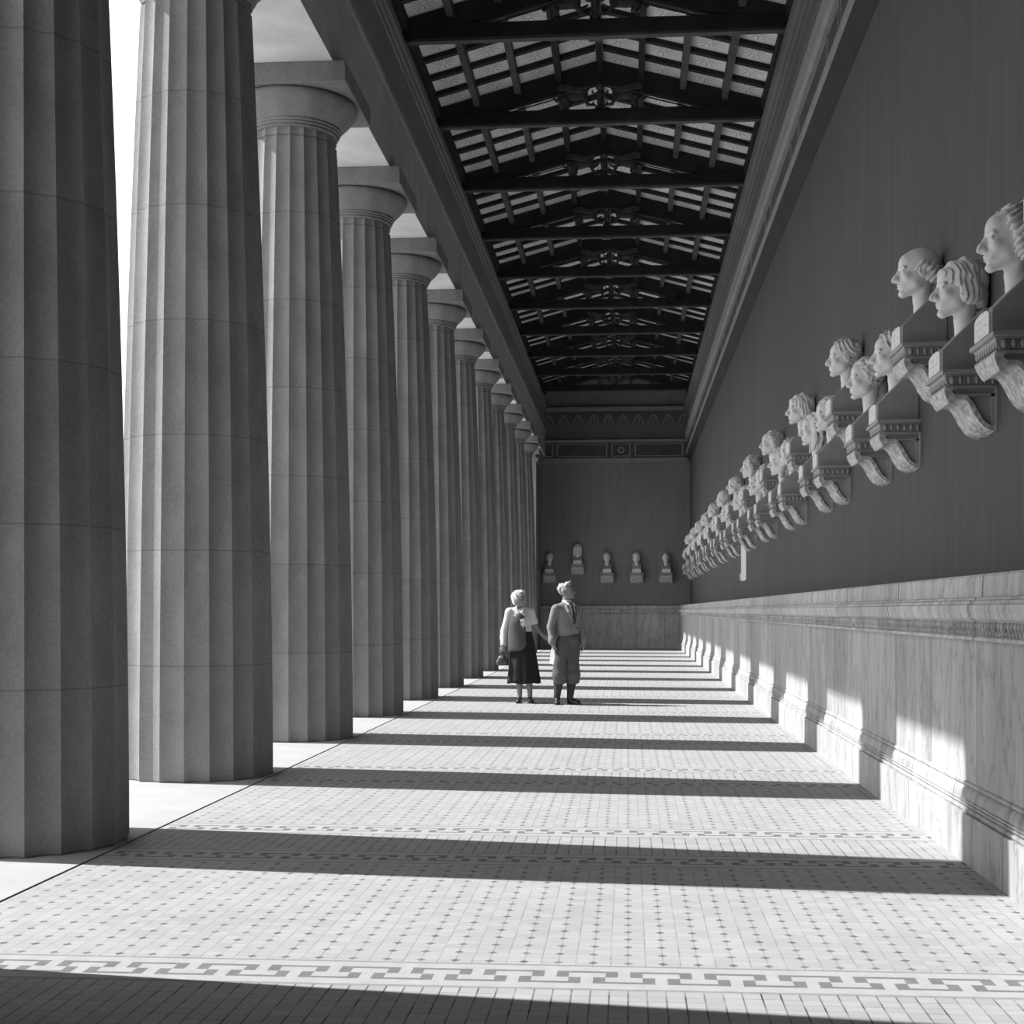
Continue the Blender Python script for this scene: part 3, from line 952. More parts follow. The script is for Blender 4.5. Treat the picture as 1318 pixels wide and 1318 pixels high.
# ================================================================== BUSTS AND BRACKETS
HH = 0.335                                                  # height of a marble head
def head_sdf(h=0.0155, lo=(-0.62, -0.5, -1.02), hi=(0.66, 0.5, 0.62), jaw=1.0, nose=1.0, age=0.5, neck=True, g=None):
    """head looking along +x, chin to crown about one unit"""
    if g is None: g = SDF(lo, hi, h)
    g.ell((-0.07, 0, 0.13), (0.43, 0.325, 0.365))
    g.ell((0.10, 0, -0.12), (0.285, 0.255, 0.34), 0.09)
    g.ell((0.22, 0, 0.17), (0.17, 0.235, 0.20), 0.06)                        # forehead
    for s in (-1, 1):
        g.ell((0.03, s * 0.205, -0.26), (0.12, 0.065, 0.11), 0.08)           # jaw corner
        g.cap((0.05, s * 0.2, -0.31), (0.29, s * 0.06, -0.44), 0.06 * jaw, 0.06 * jaw, 0.07)
        g.ell((0.26, s * 0.185, -0.10), (0.085, 0.075, 0.06), 0.07)          # cheek bone
    g.ell((0.325, 0, -0.43), (0.075, 0.085 * jaw, 0.065), 0.05)              # chin
    g.ell((0.30, 0, -0.285), (0.10, 0.13, 0.09), 0.06)                       # mouth mound
    for s in (-1, 1):
        g.ell((0.415, s * 0.135, -0.012), (0.105, 0.10, 0.07), 0.035, sub=True)      # socket
    for s in (-1, 1):
        g.cap((0.362, s * 0.05, 0.068), (0.315, s * 0.22, 0.058), 0.042, 0.034, 0.025)  # brow
        g.ell((0.315, s * 0.13, -0.015), (0.062, 0.068, 0.046), 0.008)       # eye ball
        g.cap((0.365, s * 0.085, 0.018), (0.335, s * 0.2, 0.006), 0.014, 0.014, 0.01)  # lids
        g.cap((0.362, s * 0.09, -0.05), (0.33, s * 0.19, -0.045), 0.012, 0.012, 0.012)
        if age > 0.4:
            g.cap((0.40, s * 0.075, -0.18), (0.345, s * 0.15, -0.31), 0.015 * age, 0.012 * age, 0.02, sub=True)   # fold beside the nose
    nl_ = 0.085 * nose
    g.chain([(0.365, 0, 0.06), (0.395, 0, -0.02), (0.405 + nl_ * 0.7, 0, -0.115), (0.40 + nl_, 0, -0.16)], [0.040, 0.044, 0.050, 0.052], 0.022)
    g.cap((0.40 + nl_ * 0.6, 0, -0.185), (0.37, 0, -0.21), 0.036, 0.03, 0.02)
    for s in (-1, 1):
        g.ell((0.415, s * 0.056, -0.178), (0.06, 0.036, 0.04), 0.016)
        g.ell((0.45, s * 0.03, -0.222), (0.03, 0.016, 0.015), 0.006, sub=True)
    g.cap((0.365, -0.09, -0.288), (0.365, 0.09, -0.288), 0.006, 0.006)
    g.chain([(0.345, -0.1, -0.285), (0.395, -0.03, -0.262), (0.398, 0, -0.266), (0.395, 0.03, -0.262), (0.345, 0.1, -0.285)], [0.014, 0.026, 0.022, 0.026, 0.014], 0.012)
    g.chain([(0.345, -0.09, -0.31), (0.39, 0, -0.325), (0.345, 0.09, -0.31)], [0.016, 0.03, 0.016], 0.012)
    g.chain([(0.36, -0.1, -0.292), (0.425, 0, -0.294), (0.36, 0.1, -0.292)], [0.007, 0.008, 0.007], 0.008, sub=True)
    g.cap((0.40, 0, -0.373), (0.36, 0, -0.373), 0.022, 0.022, 0.03, sub=True)
    for s in (-1, 1):                                                         # ears
        g.ell((-0.04, s * 0.325, -0.045), (0.085, 0.032, 0.13), 0.02, rot=[[0.97, 0, 0.25], [0, 1, 0], [-0.25, 0, 0.97]])
        g.ell((-0.02, s * 0.358, -0.03), (0.045, 0.022, 0.075), 0.012, sub=True)
    if neck:
        g.chain([(-0.12, 0, -0.2), (-0.10, 0, -0.55), (-0.15, 0, -1.0)], [0.20, 0.185, 0.23], 0.06)
        for s in (-1, 1):
            g.cap((-0.12, s * 0.18, -0.3), (0.0, s * 0.05, -0.9), 0.04, 0.04, 0.05)
    return g

def waves(X, Y, Z, f, seed):
    r = np.random.RandomState(seed); out = 0
    for _ in range(6):
        d = r.normal(size=3); d /= np.linalg.norm(d)
        out = out + np.sin(f * r.uniform(0.7, 1.3) * (d[0] * X + d[1] * Y + d[2] * Z) + r.uniform(0, 6.28))
    return out / 3.0

def comb(g, style, seed, sc=1.0, R=None, t=(0, 0, 0)):
    """carve locks into a hair volume: flowing grooves or curls"""
    X, Y, Z = g.ax[0][:, None, None] - t[0], g.ax[1][None, :, None] - t[1], g.ax[2][None, None, :] - t[2]
    if R is not None:
        R = np.array(R)
        X, Y, Z = X * R[0][0] + Y * R[1][0] + Z * R[2][0], X * R[0][1] + Y * R[1][1] + Z * R[2][1], X * R[0][2] + Y * R[1][2] + Z * R[2][2]
    X, Y, Z = X / sc, Y / sc, Z / sc
    n1 = waves(X, Y, Z, 6.0, seed)
    if style in ('wavy', 'wig'):
        ph = 78 * (0.75 * Z + 0.55 * X) + 4.5 * n1
        d = 0.022 * np.sin(ph) + 0.030 * waves(X, Y, Z, 22.0, seed + 1)
    elif style == 'curly':
        d = 0.060 * waves(X, Y, Z, 24.0, seed + 1) * (0.6 + 0.4 * n1) + 0.02 * waves(X, Y, Z, 45.0, seed + 2)
    elif style == 'short':
        d = 0.022 * np.sin(85 * (0.5 * Z + 0.5 * np.abs(Y) - 0.35 * X) + 5 * n1) + 0.034 * waves(X, Y, Z, 30.0, seed + 1)
    elif style == 'cropped':
        d = 0.013 * np.sin(95 * (0.65 * np.abs(Y) + 0.75 * X) + 3.5 * n1) + 0.016 * waves(X, Y, Z, 30.0, seed + 1)
    elif style == 'bald':
        d = 0.020 * np.sin(85 * (0.7 * X + 0.3 * Z) + 5 * n1) + 0.026 * waves(X, Y, Z, 30.0, seed + 1)
    else:
        d = 0.028 * np.sin(48 * (X * 0.8 + 0.5 * np.abs(Y)) + 2.5 * n1)
    g.F = g.F + (d * sc).astype(np.float32)

def hair_volume(g, style):
    if style == 'wavy':                                      # swept back from a high forehead, full over the ears
        g.ell((-0.13, 0, 0.16), (0.42, 0.365, 0.39))
        g.plane_cut((0.13, 0, 0.2), (0.86, 0, -0.5)) if isinstance(g, SDF) else None
        for s in (-1, 1):
            g.ell((-0.10, s * 0.30, 0.02), (0.17, 0.12, 0.24), 0.05)
            g.ell((-0.17, s * 0.31, -0.22), (0.19, 0.12, 0.17), 0.05)
            g.chain([(0.12, s * 0.22, 0.36), (0.04, s * 0.32, 0.2), (0.0, s * 0.36, 0.02)], [0.06, 0.07, 0.06], 0.04)
        g.ell((-0.38, 0, -0.2), (0.16, 0.27, 0.2), 0.06)
    elif style == 'cropped':                                  # smooth cap with a straight fringe
        g.ell((-0.10, 0, 0.16), (0.45, 0.37, 0.385))
        g.ell((0.12, 0, 0.24), (0.27, 0.285, 0.19), 0.05)
        g.ell((0.50, 0, -0.04), (0.52, 0.30, 0.305), 0.015, sub=True)
        for s in (-1, 1):
            g.ell((-0.16, s * 0.29, -0.12), (0.21, 0.085, 0.22), 0.05)
        g.ell((-0.36, 0, -0.2), (0.15, 0.26, 0.2), 0.06)
    elif style == 'bald':                                     # bare crown, tufts above the ears and at the back
        for s in (-1, 1):
            g.ell((-0.10, s * 0.30, 0.06), (0.17, 0.075, 0.15))
            g.ell((0.06, s * 0.275, 0.04), (0.06, 0.05, 0.11), 0.03)
            g.ell((-0.26, s * 0.26, -0.06), (0.16, 0.10, 0.19), 0.05)
        g.ell((-0.38, 0, -0.05), (0.13, 0.25, 0.22), 0.06)
    elif style == 'curly':
        g.ell((-0.115, 0, 0.17), (0.44, 0.375, 0.405))
        g.plane_cut((0.19, 0, 0.2), (0.88, 0, -0.45))
        for s in (-1, 1): g.ell((0.03, s * 0.27, 0.12), (0.09, 0.08, 0.16), 0.04)
        g.ell((0.17, 0, 0.38), (0.13, 0.22, 0.10), 0.05)
    elif style == 'short':
        g.ell((-0.10, 0, 0.16), (0.435, 0.355, 0.385))
        g.plane_cut((0.17, 0, 0.2), (0.9, 0, -0.42))
        for s in (-1, 1): g.ell((0.02, s * 0.28, 0.06), (0.06, 0.055, 0.13), 0.04)
        g.ell((0.17, 0, 0.37), (0.12, 0.2, 0.08), 0.05)
    elif style == 'wig':                                      # long curled wig to the shoulders
        g.ell((-0.12, 0, 0.18), (0.45, 0.39, 0.42))
        g.plane_cut((0.15, 0, 0.2), (0.88, 0, -0.45))
        for s in (-1, 1):
            g.chain([(0.10, s * 0.26, 0.3), (0.02, s * 0.37, 0.1), (-0.02, s * 0.38, -0.2), (0.0, s * 0.32, -0.55)], [0.08, 0.11, 0.13, 0.09], 0.06)
            g.ell((-0.22, s * 0.30, -0.25), (0.2, 0.14, 0.36), 0.06)
    elif style == 'veil':                                     # long straight hair falling on both sides
        g.ell((-0.11, 0, 0.165), (0.445, 0.38, 0.40))
        g.plane_cut((0.2, 0, 0.2), (0.92, 0, -0.35))
        for s in (-1, 1):
            g.chain([(0.14, s * 0.25, 0.26), (0.06, s * 0.37, 0.02), (0.02, s * 0.36, -0.32), (0.06, s * 0.31, -0.66)], [0.06, 0.075, 0.09, 0.05], 0.05)
            g.chain([(-0.15, s * 0.33, 0.1), (-0.15, s * 0.34, -0.3), (-0.1, s * 0.3, -0.66)], [0.1, 0.11, 0.07], 0.05)

def hair_sdf(style, rng, h=0.0125, zlo=-0.75):
    g = SDF((-0.72, -0.56, zlo), (0.5, 0.56, 0.70), h)
    hair_volume(g, style)
    comb(g, style, {'wavy': 5, 'cropped': 6, 'bald': 8, 'curly': 12, 'short': 14, 'wig': 17, 'veil': 21}[style])
    g.plane_cut((-0.505, 0, 0), (-1, 0, 0))
    return g

def beard(g):
    pass

XF = Matrix.Translation((-0.180, 0, 0.515)) @ Matrix.Diagonal((1.04, 1, 1, 1)) @ Matrix.Rotation(math.pi, 4, 'Z') @ Matrix.Scale(HH, 4)
rng = random.Random(3)
faces = [head_sdf(jaw=1.0, nose=1.0, age=0.6).mesh('head', M['bust'], 1, XF),
         head_sdf(jaw=1.15, nose=1.12, age=1.1).mesh('head', M['bust'], 1, XF),
         head_sdf(jaw=0.85, nose=0.85, age=0.2).mesh('head', M['bust'], 1, XF)]
STY = {}
for s_ in ('wavy', 'cropped', 'bald', 'curly', 'short', 'wig', 'veil'):
    STY[s_] = hair_sdf(s_, rng).mesh('hair', M['hairstone'], 1, XF)
WORD = {'wavy': 'wavy-haired', 'cropped': 'fringe-haired', 'bald': 'bald', 'curly': 'curly-haired', 'short': 'short-haired', 'wig': 'wigged', 'veil': 'long-haired'}
FACE = {'wavy': 0, 'cropped': 1, 'bald': 1, 'curly': 2, 'short': 0, 'wig': 1, 'veil': 2}

# herm block that carries the head
hm = MB()
hm.prism_y([(0, 0), (-0.325, 0), (-0.325, 0.125), (-0.06, 0.372), (0, 0.372)], -0.155, 0.155)
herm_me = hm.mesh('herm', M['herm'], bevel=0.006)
npm = MB()                                                  # inscribed front with arched top
prof = [(-0.15, 0.004), (0.15, 0.004)]
for i in range(9):
    a = math.pi * i / 8
    prof.append((0.15 * math.cos(a), 0.105 + 0.03 * math.sin(a)))
npm.prism_x(prof, -0.338, -0.322)
plate_me = npm.mesh('nameplate', M['nameplate'])

# bracket: shelf, egg moulding, side panels, leaf panel, S-shaped scroll
S_CURVE = [(-0.275, -0.138), (-0.260, -0.152), (-0.235, -0.150), (-0.208, -0.151), (-0.182, -0.162), (-0.158, -0.188), (-0.138, -0.222), (-0.118, -0.258), (-0.097, -0.290), (-0.072, -0.316), (-0.038, -0.334), (0.0, -0.341)]
def bracket_parts(root):
    s = MB(); s.box(-0.342, 0, -0.245, 0.245, -0.026, 0.0); s.box(-0.325, 0, -0.228, 0.228, -0.034, -0.026)
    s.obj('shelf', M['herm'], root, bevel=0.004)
    e = MB()
    e.prism_y([(0, -0.034), (-0.322, -0.034), (-0.312, -0.06), (-0.292, -0.092), (0, -0.092)], -0.215, 0.215)
    for i in range(9):
        e.ell((-0.305, -0.2 + 0.05 * i, -0.06), (0.016, 0.0165, 0.026), 8, 5)
        if i < 8: e.box(-0.318, -0.298, -0.178 + 0.05 * i, -0.172 + 0.05 * i, -0.088, -0.04)
    for sg in (-1, 1):
        for i in range(6):
            e.ell((-0.275 + 0.05 * i, sg * 0.218, -0.06), (0.0165, 0.014, 0.026), 8, 5)
            if i < 5: e.box(-0.253 + 0.05 * i, -0.247 + 0.05 * i, sg * 0.212 - 0.012, sg * 0.212 + 0.012, -0.088, -0.04)
    e.box(-0.318, 0, -0.224, 0.224, -0.108, -0.094)
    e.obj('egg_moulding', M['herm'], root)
    b = MB()
    prof = [(0, -0.106), (-0.27, -0.106)] + [(x + 0.015, z + 0.012) for x, z in S_CURVE[1:]]
    prof[-1] = (0, -0.335)
    b.prism_y(prof, -0.195, 0.195)
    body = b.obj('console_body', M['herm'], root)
    f = MB()
    for sg in (-1, 1):
        y0, y1 = (0.195, 0.212) if sg > 0 else (-0.212, -0.195)
        f.box(-0.035, -0.010, y0, y1, -0.33, -0.14)
        f.box(-0.23, -0.010, y0, y1, -0.155, -0.14)
    f.box(-0.012, 0.0, -0.235, 0.235, -0.352, -0.106)
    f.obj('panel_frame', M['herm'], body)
    l = MB()
    l.rings([[(x, -w_, z), (x, w_, z), (x + tk, w_, z + 0.004), (x + tk, -w_, z + 0.004)] for x, z, w_, tk in
             ((-0.322, -0.106, 0.205, 0.055), (-0.318, -0.130, 0.195, 0.05), (-0.303, -0.160, 0.185, 0.045), (-0.290, -0.182, 0.175, 0.03), (-0.283, -0.19, 0.165, 0.018))])
    l.obj('leaf_panel', M['carved'], root)
    c_ = MB(); rs = []
    for i, (x, z) in enumerate(S_CURVE):
        a = S_CURVE[max(i - 1, 0)]; q = S_CURVE[min(i + 1, len(S_CURVE) - 1)]
        tx, tz = q[0] - a[0], q[1] - a[1]; L = math.hypot(tx, tz); nx, nz = tz / L, -tx / L      # outward = down and out
        if nz > 0: nx, nz = -nx, -nz
        xo, zo = x + nx * 0.018, z + nz * 0.018
        if i == len(S_CURVE) - 1: xo = min(xo, -0.001)
        wv = 0.215
        rs.append([(x - nx * 0.01, -wv, z - nz * 0.01), (xo, -wv, zo), (xo - nx * 0.008, -wv * 0.9, zo - nz * 0.008), (xo + nx * 0.008, 0, zo + nz * 0.008), (xo - nx * 0.008, wv * 0.9, zo - nz * 0.008), (xo, wv, zo), (x - nx * 0.01, wv, z - nz * 0.01)])
    rs[-1] = [(min(p[0], -0.001), p[1], p[2]) for p in rs[-1]]
    c_.rings(rs)
    c_.obj('scroll', M['carved'], root)

br0 = None; bu0 = {}
def place_bracket(loc, rz, label, group):
    global br0
    if br0 is None:
        br0 = empty('scroll_bracket'); br0.scale = (1.0, KB, KB); bracket_parts(br0)
        tag(br0, label, 'bracket', group); br0.location = loc; br0.rotation_euler = (0, 0, rz); return br0
    return copy_tree(br0, loc, rz, label, group)
def place_bust(style, loc, rz, label, group):
    if style not in bu0:
        r_ = empty('marble_bust'); r_.scale = (1.0, KB, KB)
        hd = link('head', faces[FACE[style]], r_)
        if style in STY: link('hair', STY[style], hd)
        link('herm', herm_me, r_); link('nameplate', plate_me, r_)
        tag(r_, label, 'bust', group); r_.location = loc; r_.rotation_euler = (0, 0, rz); bu0[style] = r_; return r_
    return copy_tree(bu0[style], loc, rz, label, group)

ZL, ZU = 2.91, 3.33
KB = 1.078
seqA = ['wavy', 'short', 'curly', 'short', 'wig', 'curly', 'short', 'bald', 'wavy', 'curly', 'short', 'wig', 'cropped']
seqB = ['cropped', 'curly', 'veil', 'wig', 'wavy', 'short', 'curly', 'cropped', 'bald', 'wig', 'curly', 'short', 'wavy']
seqU = ['short', 'bald', 'short', 'cropped', 'wavy', 'wig', 'bald', 'curly', 'short', 'wavy', 'cropped', 'curly', 'bald', 'wig']
for k in range(13):
    ya, yb = 8.11 + BAY * k, 9.34 + BAY * k
    for nm, y, sty in (('nearer', ya, seqA[k]), ('farther', yb, seqB[k])):
        if y > 52.9: continue
        place_bracket((WX, y, ZL), 0, 'carved scroll bracket under the %s bust of the %s lower pair from the front' % (nm, ORD[k]), 'scroll brackets on the long wall')
        place_bust(sty, (WX, y, ZL + 0.001), 0, '%s marble bust, %s of the %s lower pair from the front, long wall' % (WORD[sty], nm, ORD[k]), 'marble busts on the long wall')
for k in range(14):
    y = 7.10 + BAY * k
    if y > 52.9: continue
    sty = seqU[k]
    place_bracket((WX, y, ZU), 0, 'carved scroll bracket of the higher row, %s from the front on the long wall' % ORD[k], 'scroll brackets on the long wall')
    place_bust(sty, (WX, y, ZU + 0.001), 0, '%s marble bust of the higher row, %s from the front on the long wall' % (WORD[sty], ORD[k]), 'marble busts on the long wall')
ends = [(-2.95, ZL - 0.09, 'short', 'leftmost lower'), (-1.895, ZU - 0.19, 'veil', 'raised'), (-0.79, ZL - 0.09, 'curly', 'middle lower'), (0.31, ZL - 0.09, 'cropped', 'second lower from the right'), (1.41, ZL - 0.09, 'bald', 'rightmost lower')]
for x, z, sty, nm in ends:
    place_bracket((x, YE, z), math.pi / 2, 'carved scroll bracket on the end wall, %s of five' % nm, 'scroll brackets on the end wall')
    place_bust(sty, (x, YE, z + 0.001), math.pi / 2, '%s marble bust on the end wall, %s of five' % (WORD[sty], nm), 'marble busts on the end wall')

pq = MB(); pq.box(WX - 0.035, WX - 0.002, 27.8, 28.9, 1.99, 2.82); pq.box(WX - 0.055, WX - 0.002, 28.8, 29.0, 2.02, 2.15)
tag(pq.obj('wall_tablet', M['plaque'], bevel=0.006), 'white blank tablet on the long wall below the busts', 'tablet')

# ================================================================== THE TWO VISITORS
class XF_SDF:
    """the same modelling calls in a turned, moved and scaled frame of a larger figure"""
    def __init__(s, g, sc, R, t): s.g, s.s, s.R, s.t = g, sc, np.array(R)[:3, :3], np.array(t)
    def p(s, c): return s.R @ (np.array(c, float) * s.s) + s.t
    def ell(s, c, r, k=0.0, sub=False, rot=None):
        R = s.R if rot is None else s.R @ np.array(rot)
        s.g.ell(s.p(c), [q * s.s for q in r], k * s.s, sub, R); return s
    def cap(s, a, b, ra, rb, k=0.0, sub=False, sq=None):
        s.g.cap(s.p(a), s.p(b), ra * s.s, rb * s.s, k * s.s, sub); return s
    def chain(s, pts, rad, k=0.0, sub=False, sq=None):
        for i in range(len(pts) - 1): s.cap(pts[i], pts[i + 1], rad[i], rad[i + 1], k, sub)
        return s

def rotm(yaw, pitch=0.0, roll=0.0):
    """+x looks along `yaw` degrees (0 = picture right, -90 = towards the camera), pitch up"""
    return (Matrix.Rotation(math.radians(yaw), 3, 'Z') @ Matrix.Rotation(-math.radians(pitch), 3, 'Y') @ Matrix.Rotation(math.radians(roll), 3, 'X'))

def hand(g, wrist, direc, palm_n, curl, side=1, sc=1.0):
    """palm, four unequal bent fingers and a thumb; direc points to the finger tips, palm_n is the way the palm faces"""
    d = Vector(direc).normalized(); n = Vector(palm_n); n = (n - d * n.dot(d)).normalized(); w_ = d.cross(n) * side
    W = Vector(wrist)
    def P(a, b, c): return tuple(W + d * a * sc + w_ * b * sc + n * c * sc)
    for b in (-0.027, -0.009, 0.009, 0.027):
        g.cap(P(0.005, b * 0.7, 0), P(0.085, b, 0.004), 0.0145 * sc, 0.0125 * sc, 0.012)
    for b, L, r in ((-0.030, 0.062, 0.0080), (-0.010, 0.076, 0.0088), (0.011, 0.082, 0.0090), (0.031, 0.072, 0.0086)):
        p = Vector(P(0.085, b, 0.004)); a = 0.0; pts = [tuple(p)]; q = p
        for f_ in (0.45, 0.32, 0.23):
            a += curl
            q = q + (d * math.cos(a) + n * math.sin(a)) * (L * f_ * sc)
            pts.append(tuple(q))
        g.chain(pts, [r * sc, r * 0.97 * sc, r * 0.9 * sc, r * 0.78 * sc], 0.002)
    g.chain([P(0.018, 0.030, 0.004), P(0.048, 0.050, 0.018), P(0.075, 0.052, 0.036), P(0.095, 0.044, 0.048)], [0.0135 * sc, 0.0115 * sc, 0.0098 * sc, 0.0085 * sc], 0.006)

def sheet(name, mat, rows, parent, th=0.008):
    """a draped cloth with two sides: rows of points, thickened towards the inside"""
    n = len(rows[0]); me = MB()
    pts = [Vector(p) for r in rows for p in r]
    faces_ = [(j * n + i, j * n + i + 1, (j + 1) * n + i + 1, (j + 1) * n + i) for j in range(len(rows) - 1) for i in range(n - 1)]
    me.add(pts, faces_)
    m = me.mesh(name, mat, smooth=True)
    o = link(name, m, parent)
    md = o.modifiers.new('thickness', 'SOLIDIFY'); md.thickness = th; md.offset = 0
    return o

# ---------------------------------------------------------------- woman
wo = empty('person', (-1.555, 21.52, 0))
tag(wo, 'woman in a black calf-length skirt with a pale jacket over one shoulder', 'person')
g = SDF((-0.44, -0.26, -0.005), (0.50, 0.24, 1.74), 0.0062)
HW = XF_SDF(g, 0.226, rotm(-42, 6), (-0.085, -0.015, 1.570))
g.ell((-0.03, 0.0, 0.92), (0.140, 0.10, 0.13))
g.ell((-0.045, 0, 1.08), (0.125, 0.092, 0.14), 0.08)
g.ell((-0.065, 0, 1.25), (0.15, 0.105, 0.16), 0.08)
g.chain([(-0.225, -0.035, 1.375), (-0.085, 0.015, 1.405), (0.075, 0.045, 1.375)], [0.052, 0.062, 0.052], 0.05)
for s in (-1, 1): g.ell((-0.06 + 0.06 * s, -0.09 + 0.02 * s, 1.25), (0.055, 0.05, 0.055), 0.03)
g.chain([(-0.085, 0.015, 1.40), (-0.09, 0.0, 1.52)], [0.052, 0.049], 0.03)
head_sdf(g=HW, neck=False, jaw=0.85, nose=0.85, age=0.2)
g.chain([(0.085, 0.045, 1.37), (0.155, 0.03, 1.145), (0.285, -0.02, 1.005)], [0.045, 0.038, 0.025], 0.02)
hand(g, (0.285, -0.02, 1.005), (0.78, -0.25, -0.42), (0.1, 1, -0.1), 0.5, 1, 0.95)
g.chain([(-0.24, -0.04, 1.37), (-0.31, 0.005, 1.10), (-0.325, -0.06, 0.865)], [0.045, 0.038, 0.025], 0.02)
hand(g, (-0.325, -0.06, 0.865), (-0.1, -0.12, -1), (0.1, 1, -0.1), 0.75, -1, 0.95)
for hx, kx, ax, ty in ((-0.10, -0.095, -0.085, (-0.10, -0.13)), (0.045, 0.055, 0.072, (0.105, -0.125))):
    g.chain([(hx, 0, 0.9), (kx, -0.015, 0.49), (kx + 0.003, 0.02, 0.36), (ax, 0.015, 0.09)], [0.088, 0.054, 0.054, 0.034], 0.02)
    g.cap((ax, 0.02, 0.05), (ty[0], ty[1], 0.022), 0.032, 0.022, 0.02)
link('body', g.mesh('body', M['skin'], 1), wo)
# hair: fair, curled, swept off the forehead
hg = SDF((-0.32, -0.22, 1.38), (0.14, 0.22, 1.80), 0.0055)
HX = XF_SDF(hg, 0.226, rotm(-42, 6), (-0.085, -0.015, 1.570))
HX.ell((-0.15, 0, 0.18), (0.50, 0.45, 0.46))
HX.ell((0.16, 0.05, 0.40), (0.22, 0.30, 0.16), 0.06)
for s in (-1, 1): HX.ell((-0.10, s * 0.36, -0.10), (0.22, 0.14, 0.28), 0.06)
HX.ell((0.42, 0, -0.10), (0.40, 0.36, 0.36), 0.02, sub=True)
comb(hg, 'curly', 31, 0.226, rotm(-42, 6), (-0.085, -0.015, 1.570))
link('hair', hg.mesh('hair', M['hair_fair'], 1), wo)
# blouse with short puffed sleeve and ruffled front
bg_ = SDF((-0.34, -0.22, 1.02), (0.30, 0.20, 1.50), 0.006)
bg_.ell((-0.04, 0, 1.09), (0.138, 0.108, 0.11))
bg_.ell((-0.065, 0, 1.25), (0.168, 0.122, 0.17), 0.06)
bg_.chain([(-0.23, -0.035, 1.372), (-0.085, 0.018, 1.40), (0.08, 0.045, 1.372)], [0.064, 0.07, 0.066], 0.05)
for s in (-1, 1): bg_.ell((-0.06 + 0.06 * s, -0.10 + 0.02 * s, 1.25), (0.058, 0.045, 0.060), 0.04)
bg_.chain([(0.08, 0.045, 1.365), (0.135, 0.035, 1.23)], [0.056, 0.056], 0.03)
bg_.ell((-0.086, -0.01, 1.47), (0.062, 0.06, 0.07), 0.01, sub=True)
for i in range(10):
    z = 1.385 - 0.022 * i
    bg_.cap((-0.075 + 0.004 * i, -0.115 - 0.012 * min(i, 6), z), (-0.03 + 0.005 * i + 0.008 * (-1) ** i, -0.12 - 0.011 * min(i, 6), z - 0.01), 0.017, 0.014, 0.006)
for s in (-1, 1):
    bg_.chain([(-0.086 + s * 0.05, -0.02, 1.45), (-0.08 + s * 0.055, -0.085, 1.41), (-0.07 + s * 0.03, -0.125, 1.375)], [0.016, 0.02, 0.014], 0.008)
bg_.plane_cut((0, 0, 1.05), (0, 0, -1))
link('blouse', bg_.mesh('blouse', M['blouse'], 1), wo)
# skirt
sk = MB(); rs = []
for j in range(15):
    t_ = j / 14.0; z = 1.085 - 0.785 * t_
    e_ = t_ ** 0.8
    rx = 0.142 + 0.105 * e_; ry = 0.112 + 0.085 * e_; cx = -0.042 + 0.015 * t_
    ring = []
    for i in range(72):
        a = 2 * math.pi * i / 72
        f_ = 1 + (0.055 * math.sin(9 * a + 0.6) + 0.025 * math.sin(17 * a)) * t_
        ring.append((cx + rx * f_ * math.cos(a), ry * f_ * math.sin(a), z + 0.008 * math.sin(5 * a) * t_))
    rs.append(ring)
inner = [[(p[0] * 0.97, p[1] * 0.97, p[2]) for p in r] for r in rs[::-1]]
sk.rings(rs + inner[:3], cap=False)
sk.obj('skirt', M['black_cloth'], wo, smooth=True)
# jacket draped over her right shoulder: sleeve with the arm in it, back and one front panel
jg = SDF((-0.44, -0.22, 0.72), (0.10, 0.22, 1.50), 0.007)
jg.chain([(-0.10, 0.055, 1.405), (-0.235, -0.03, 1.375), (-0.315, 0.005, 1.09), (-0.325, -0.055, 0.875)], [0.058, 0.066, 0.060, 0.052], 0.03)
jg.chain([(-0.33, 0.0, 1.0), (-0.345, 0.06, 0.86)], [0.055, 0.03], 0.03)
jg.cap((-0.325, -0.055, 0.875), (-0.33, -0.075, 0.80), 0.046, 0.046, 0.0, sub=True)
link('jacket_sleeve', jg.mesh('jacket_sleeve', M['lit_wool'], 1), wo)
rows = []
for j in range(15):
    t_ = j / 14.0
    row = []
    for i in range(25):
        u = i / 24.0                                        # front edge -> her side -> middle of the back
        a = math.radians(-62 - 205 * u)
        zt = 1.40 - 0.06 * math.sin(math.pi * min(1, u * 1.3)) - (0.09 if u < 0.12 else 0.0) * (1 - u / 0.12)
        zb = 0.79 + (0.09 * (1 - u / 0.16) ** 2 if u < 0.16 else 0) - 0.035 * min(1, max(0, (u - 0.2) / 0.3))
        z = zt + (zb - zt) * t_
        ex = 0.165 + 0.055 * t_ if z < 1.3 else 0.165 + 0.055 * t_
        ey = 0.150 + 0.030 * t_ + 0.040 * math.exp(-((z - 1.24) / 0.11) ** 2)
        fold = 1 + 0.03 * math.sin(11 * u + 2) * t_
        row.append((-0.075 + ex * fold * math.cos(a), ey * fold * math.sin(a), z))
    rows.append(row)
sheet('jacket', M['grey_wool'], rows, wo, 0.009)
lp = MB()
lp.rings([[(-0.150, -0.118, 1.41), (-0.112, -0.125, 1.42), (-0.110, -0.112, 1.42), (-0.148, -0.106, 1.41)],
          [(-0.160, -0.168, 1.33), (-0.062, -0.178, 1.32), (-0.062, -0.165, 1.32), (-0.158, -0.156, 1.33)],
          [(-0.075, -0.196, 1.25), (-0.040, -0.196, 1.24), (-0.040, -0.182, 1.24), (-0.075, -0.182, 1.25)],
          [(-0.020, -0.186, 1.13), (-0.012, -0.186, 1.125), (-0.012, -0.176, 1.125), (-0.020, -0.176, 1.13)]])
lp.obj('lapel', M['lit_wool'], wo)
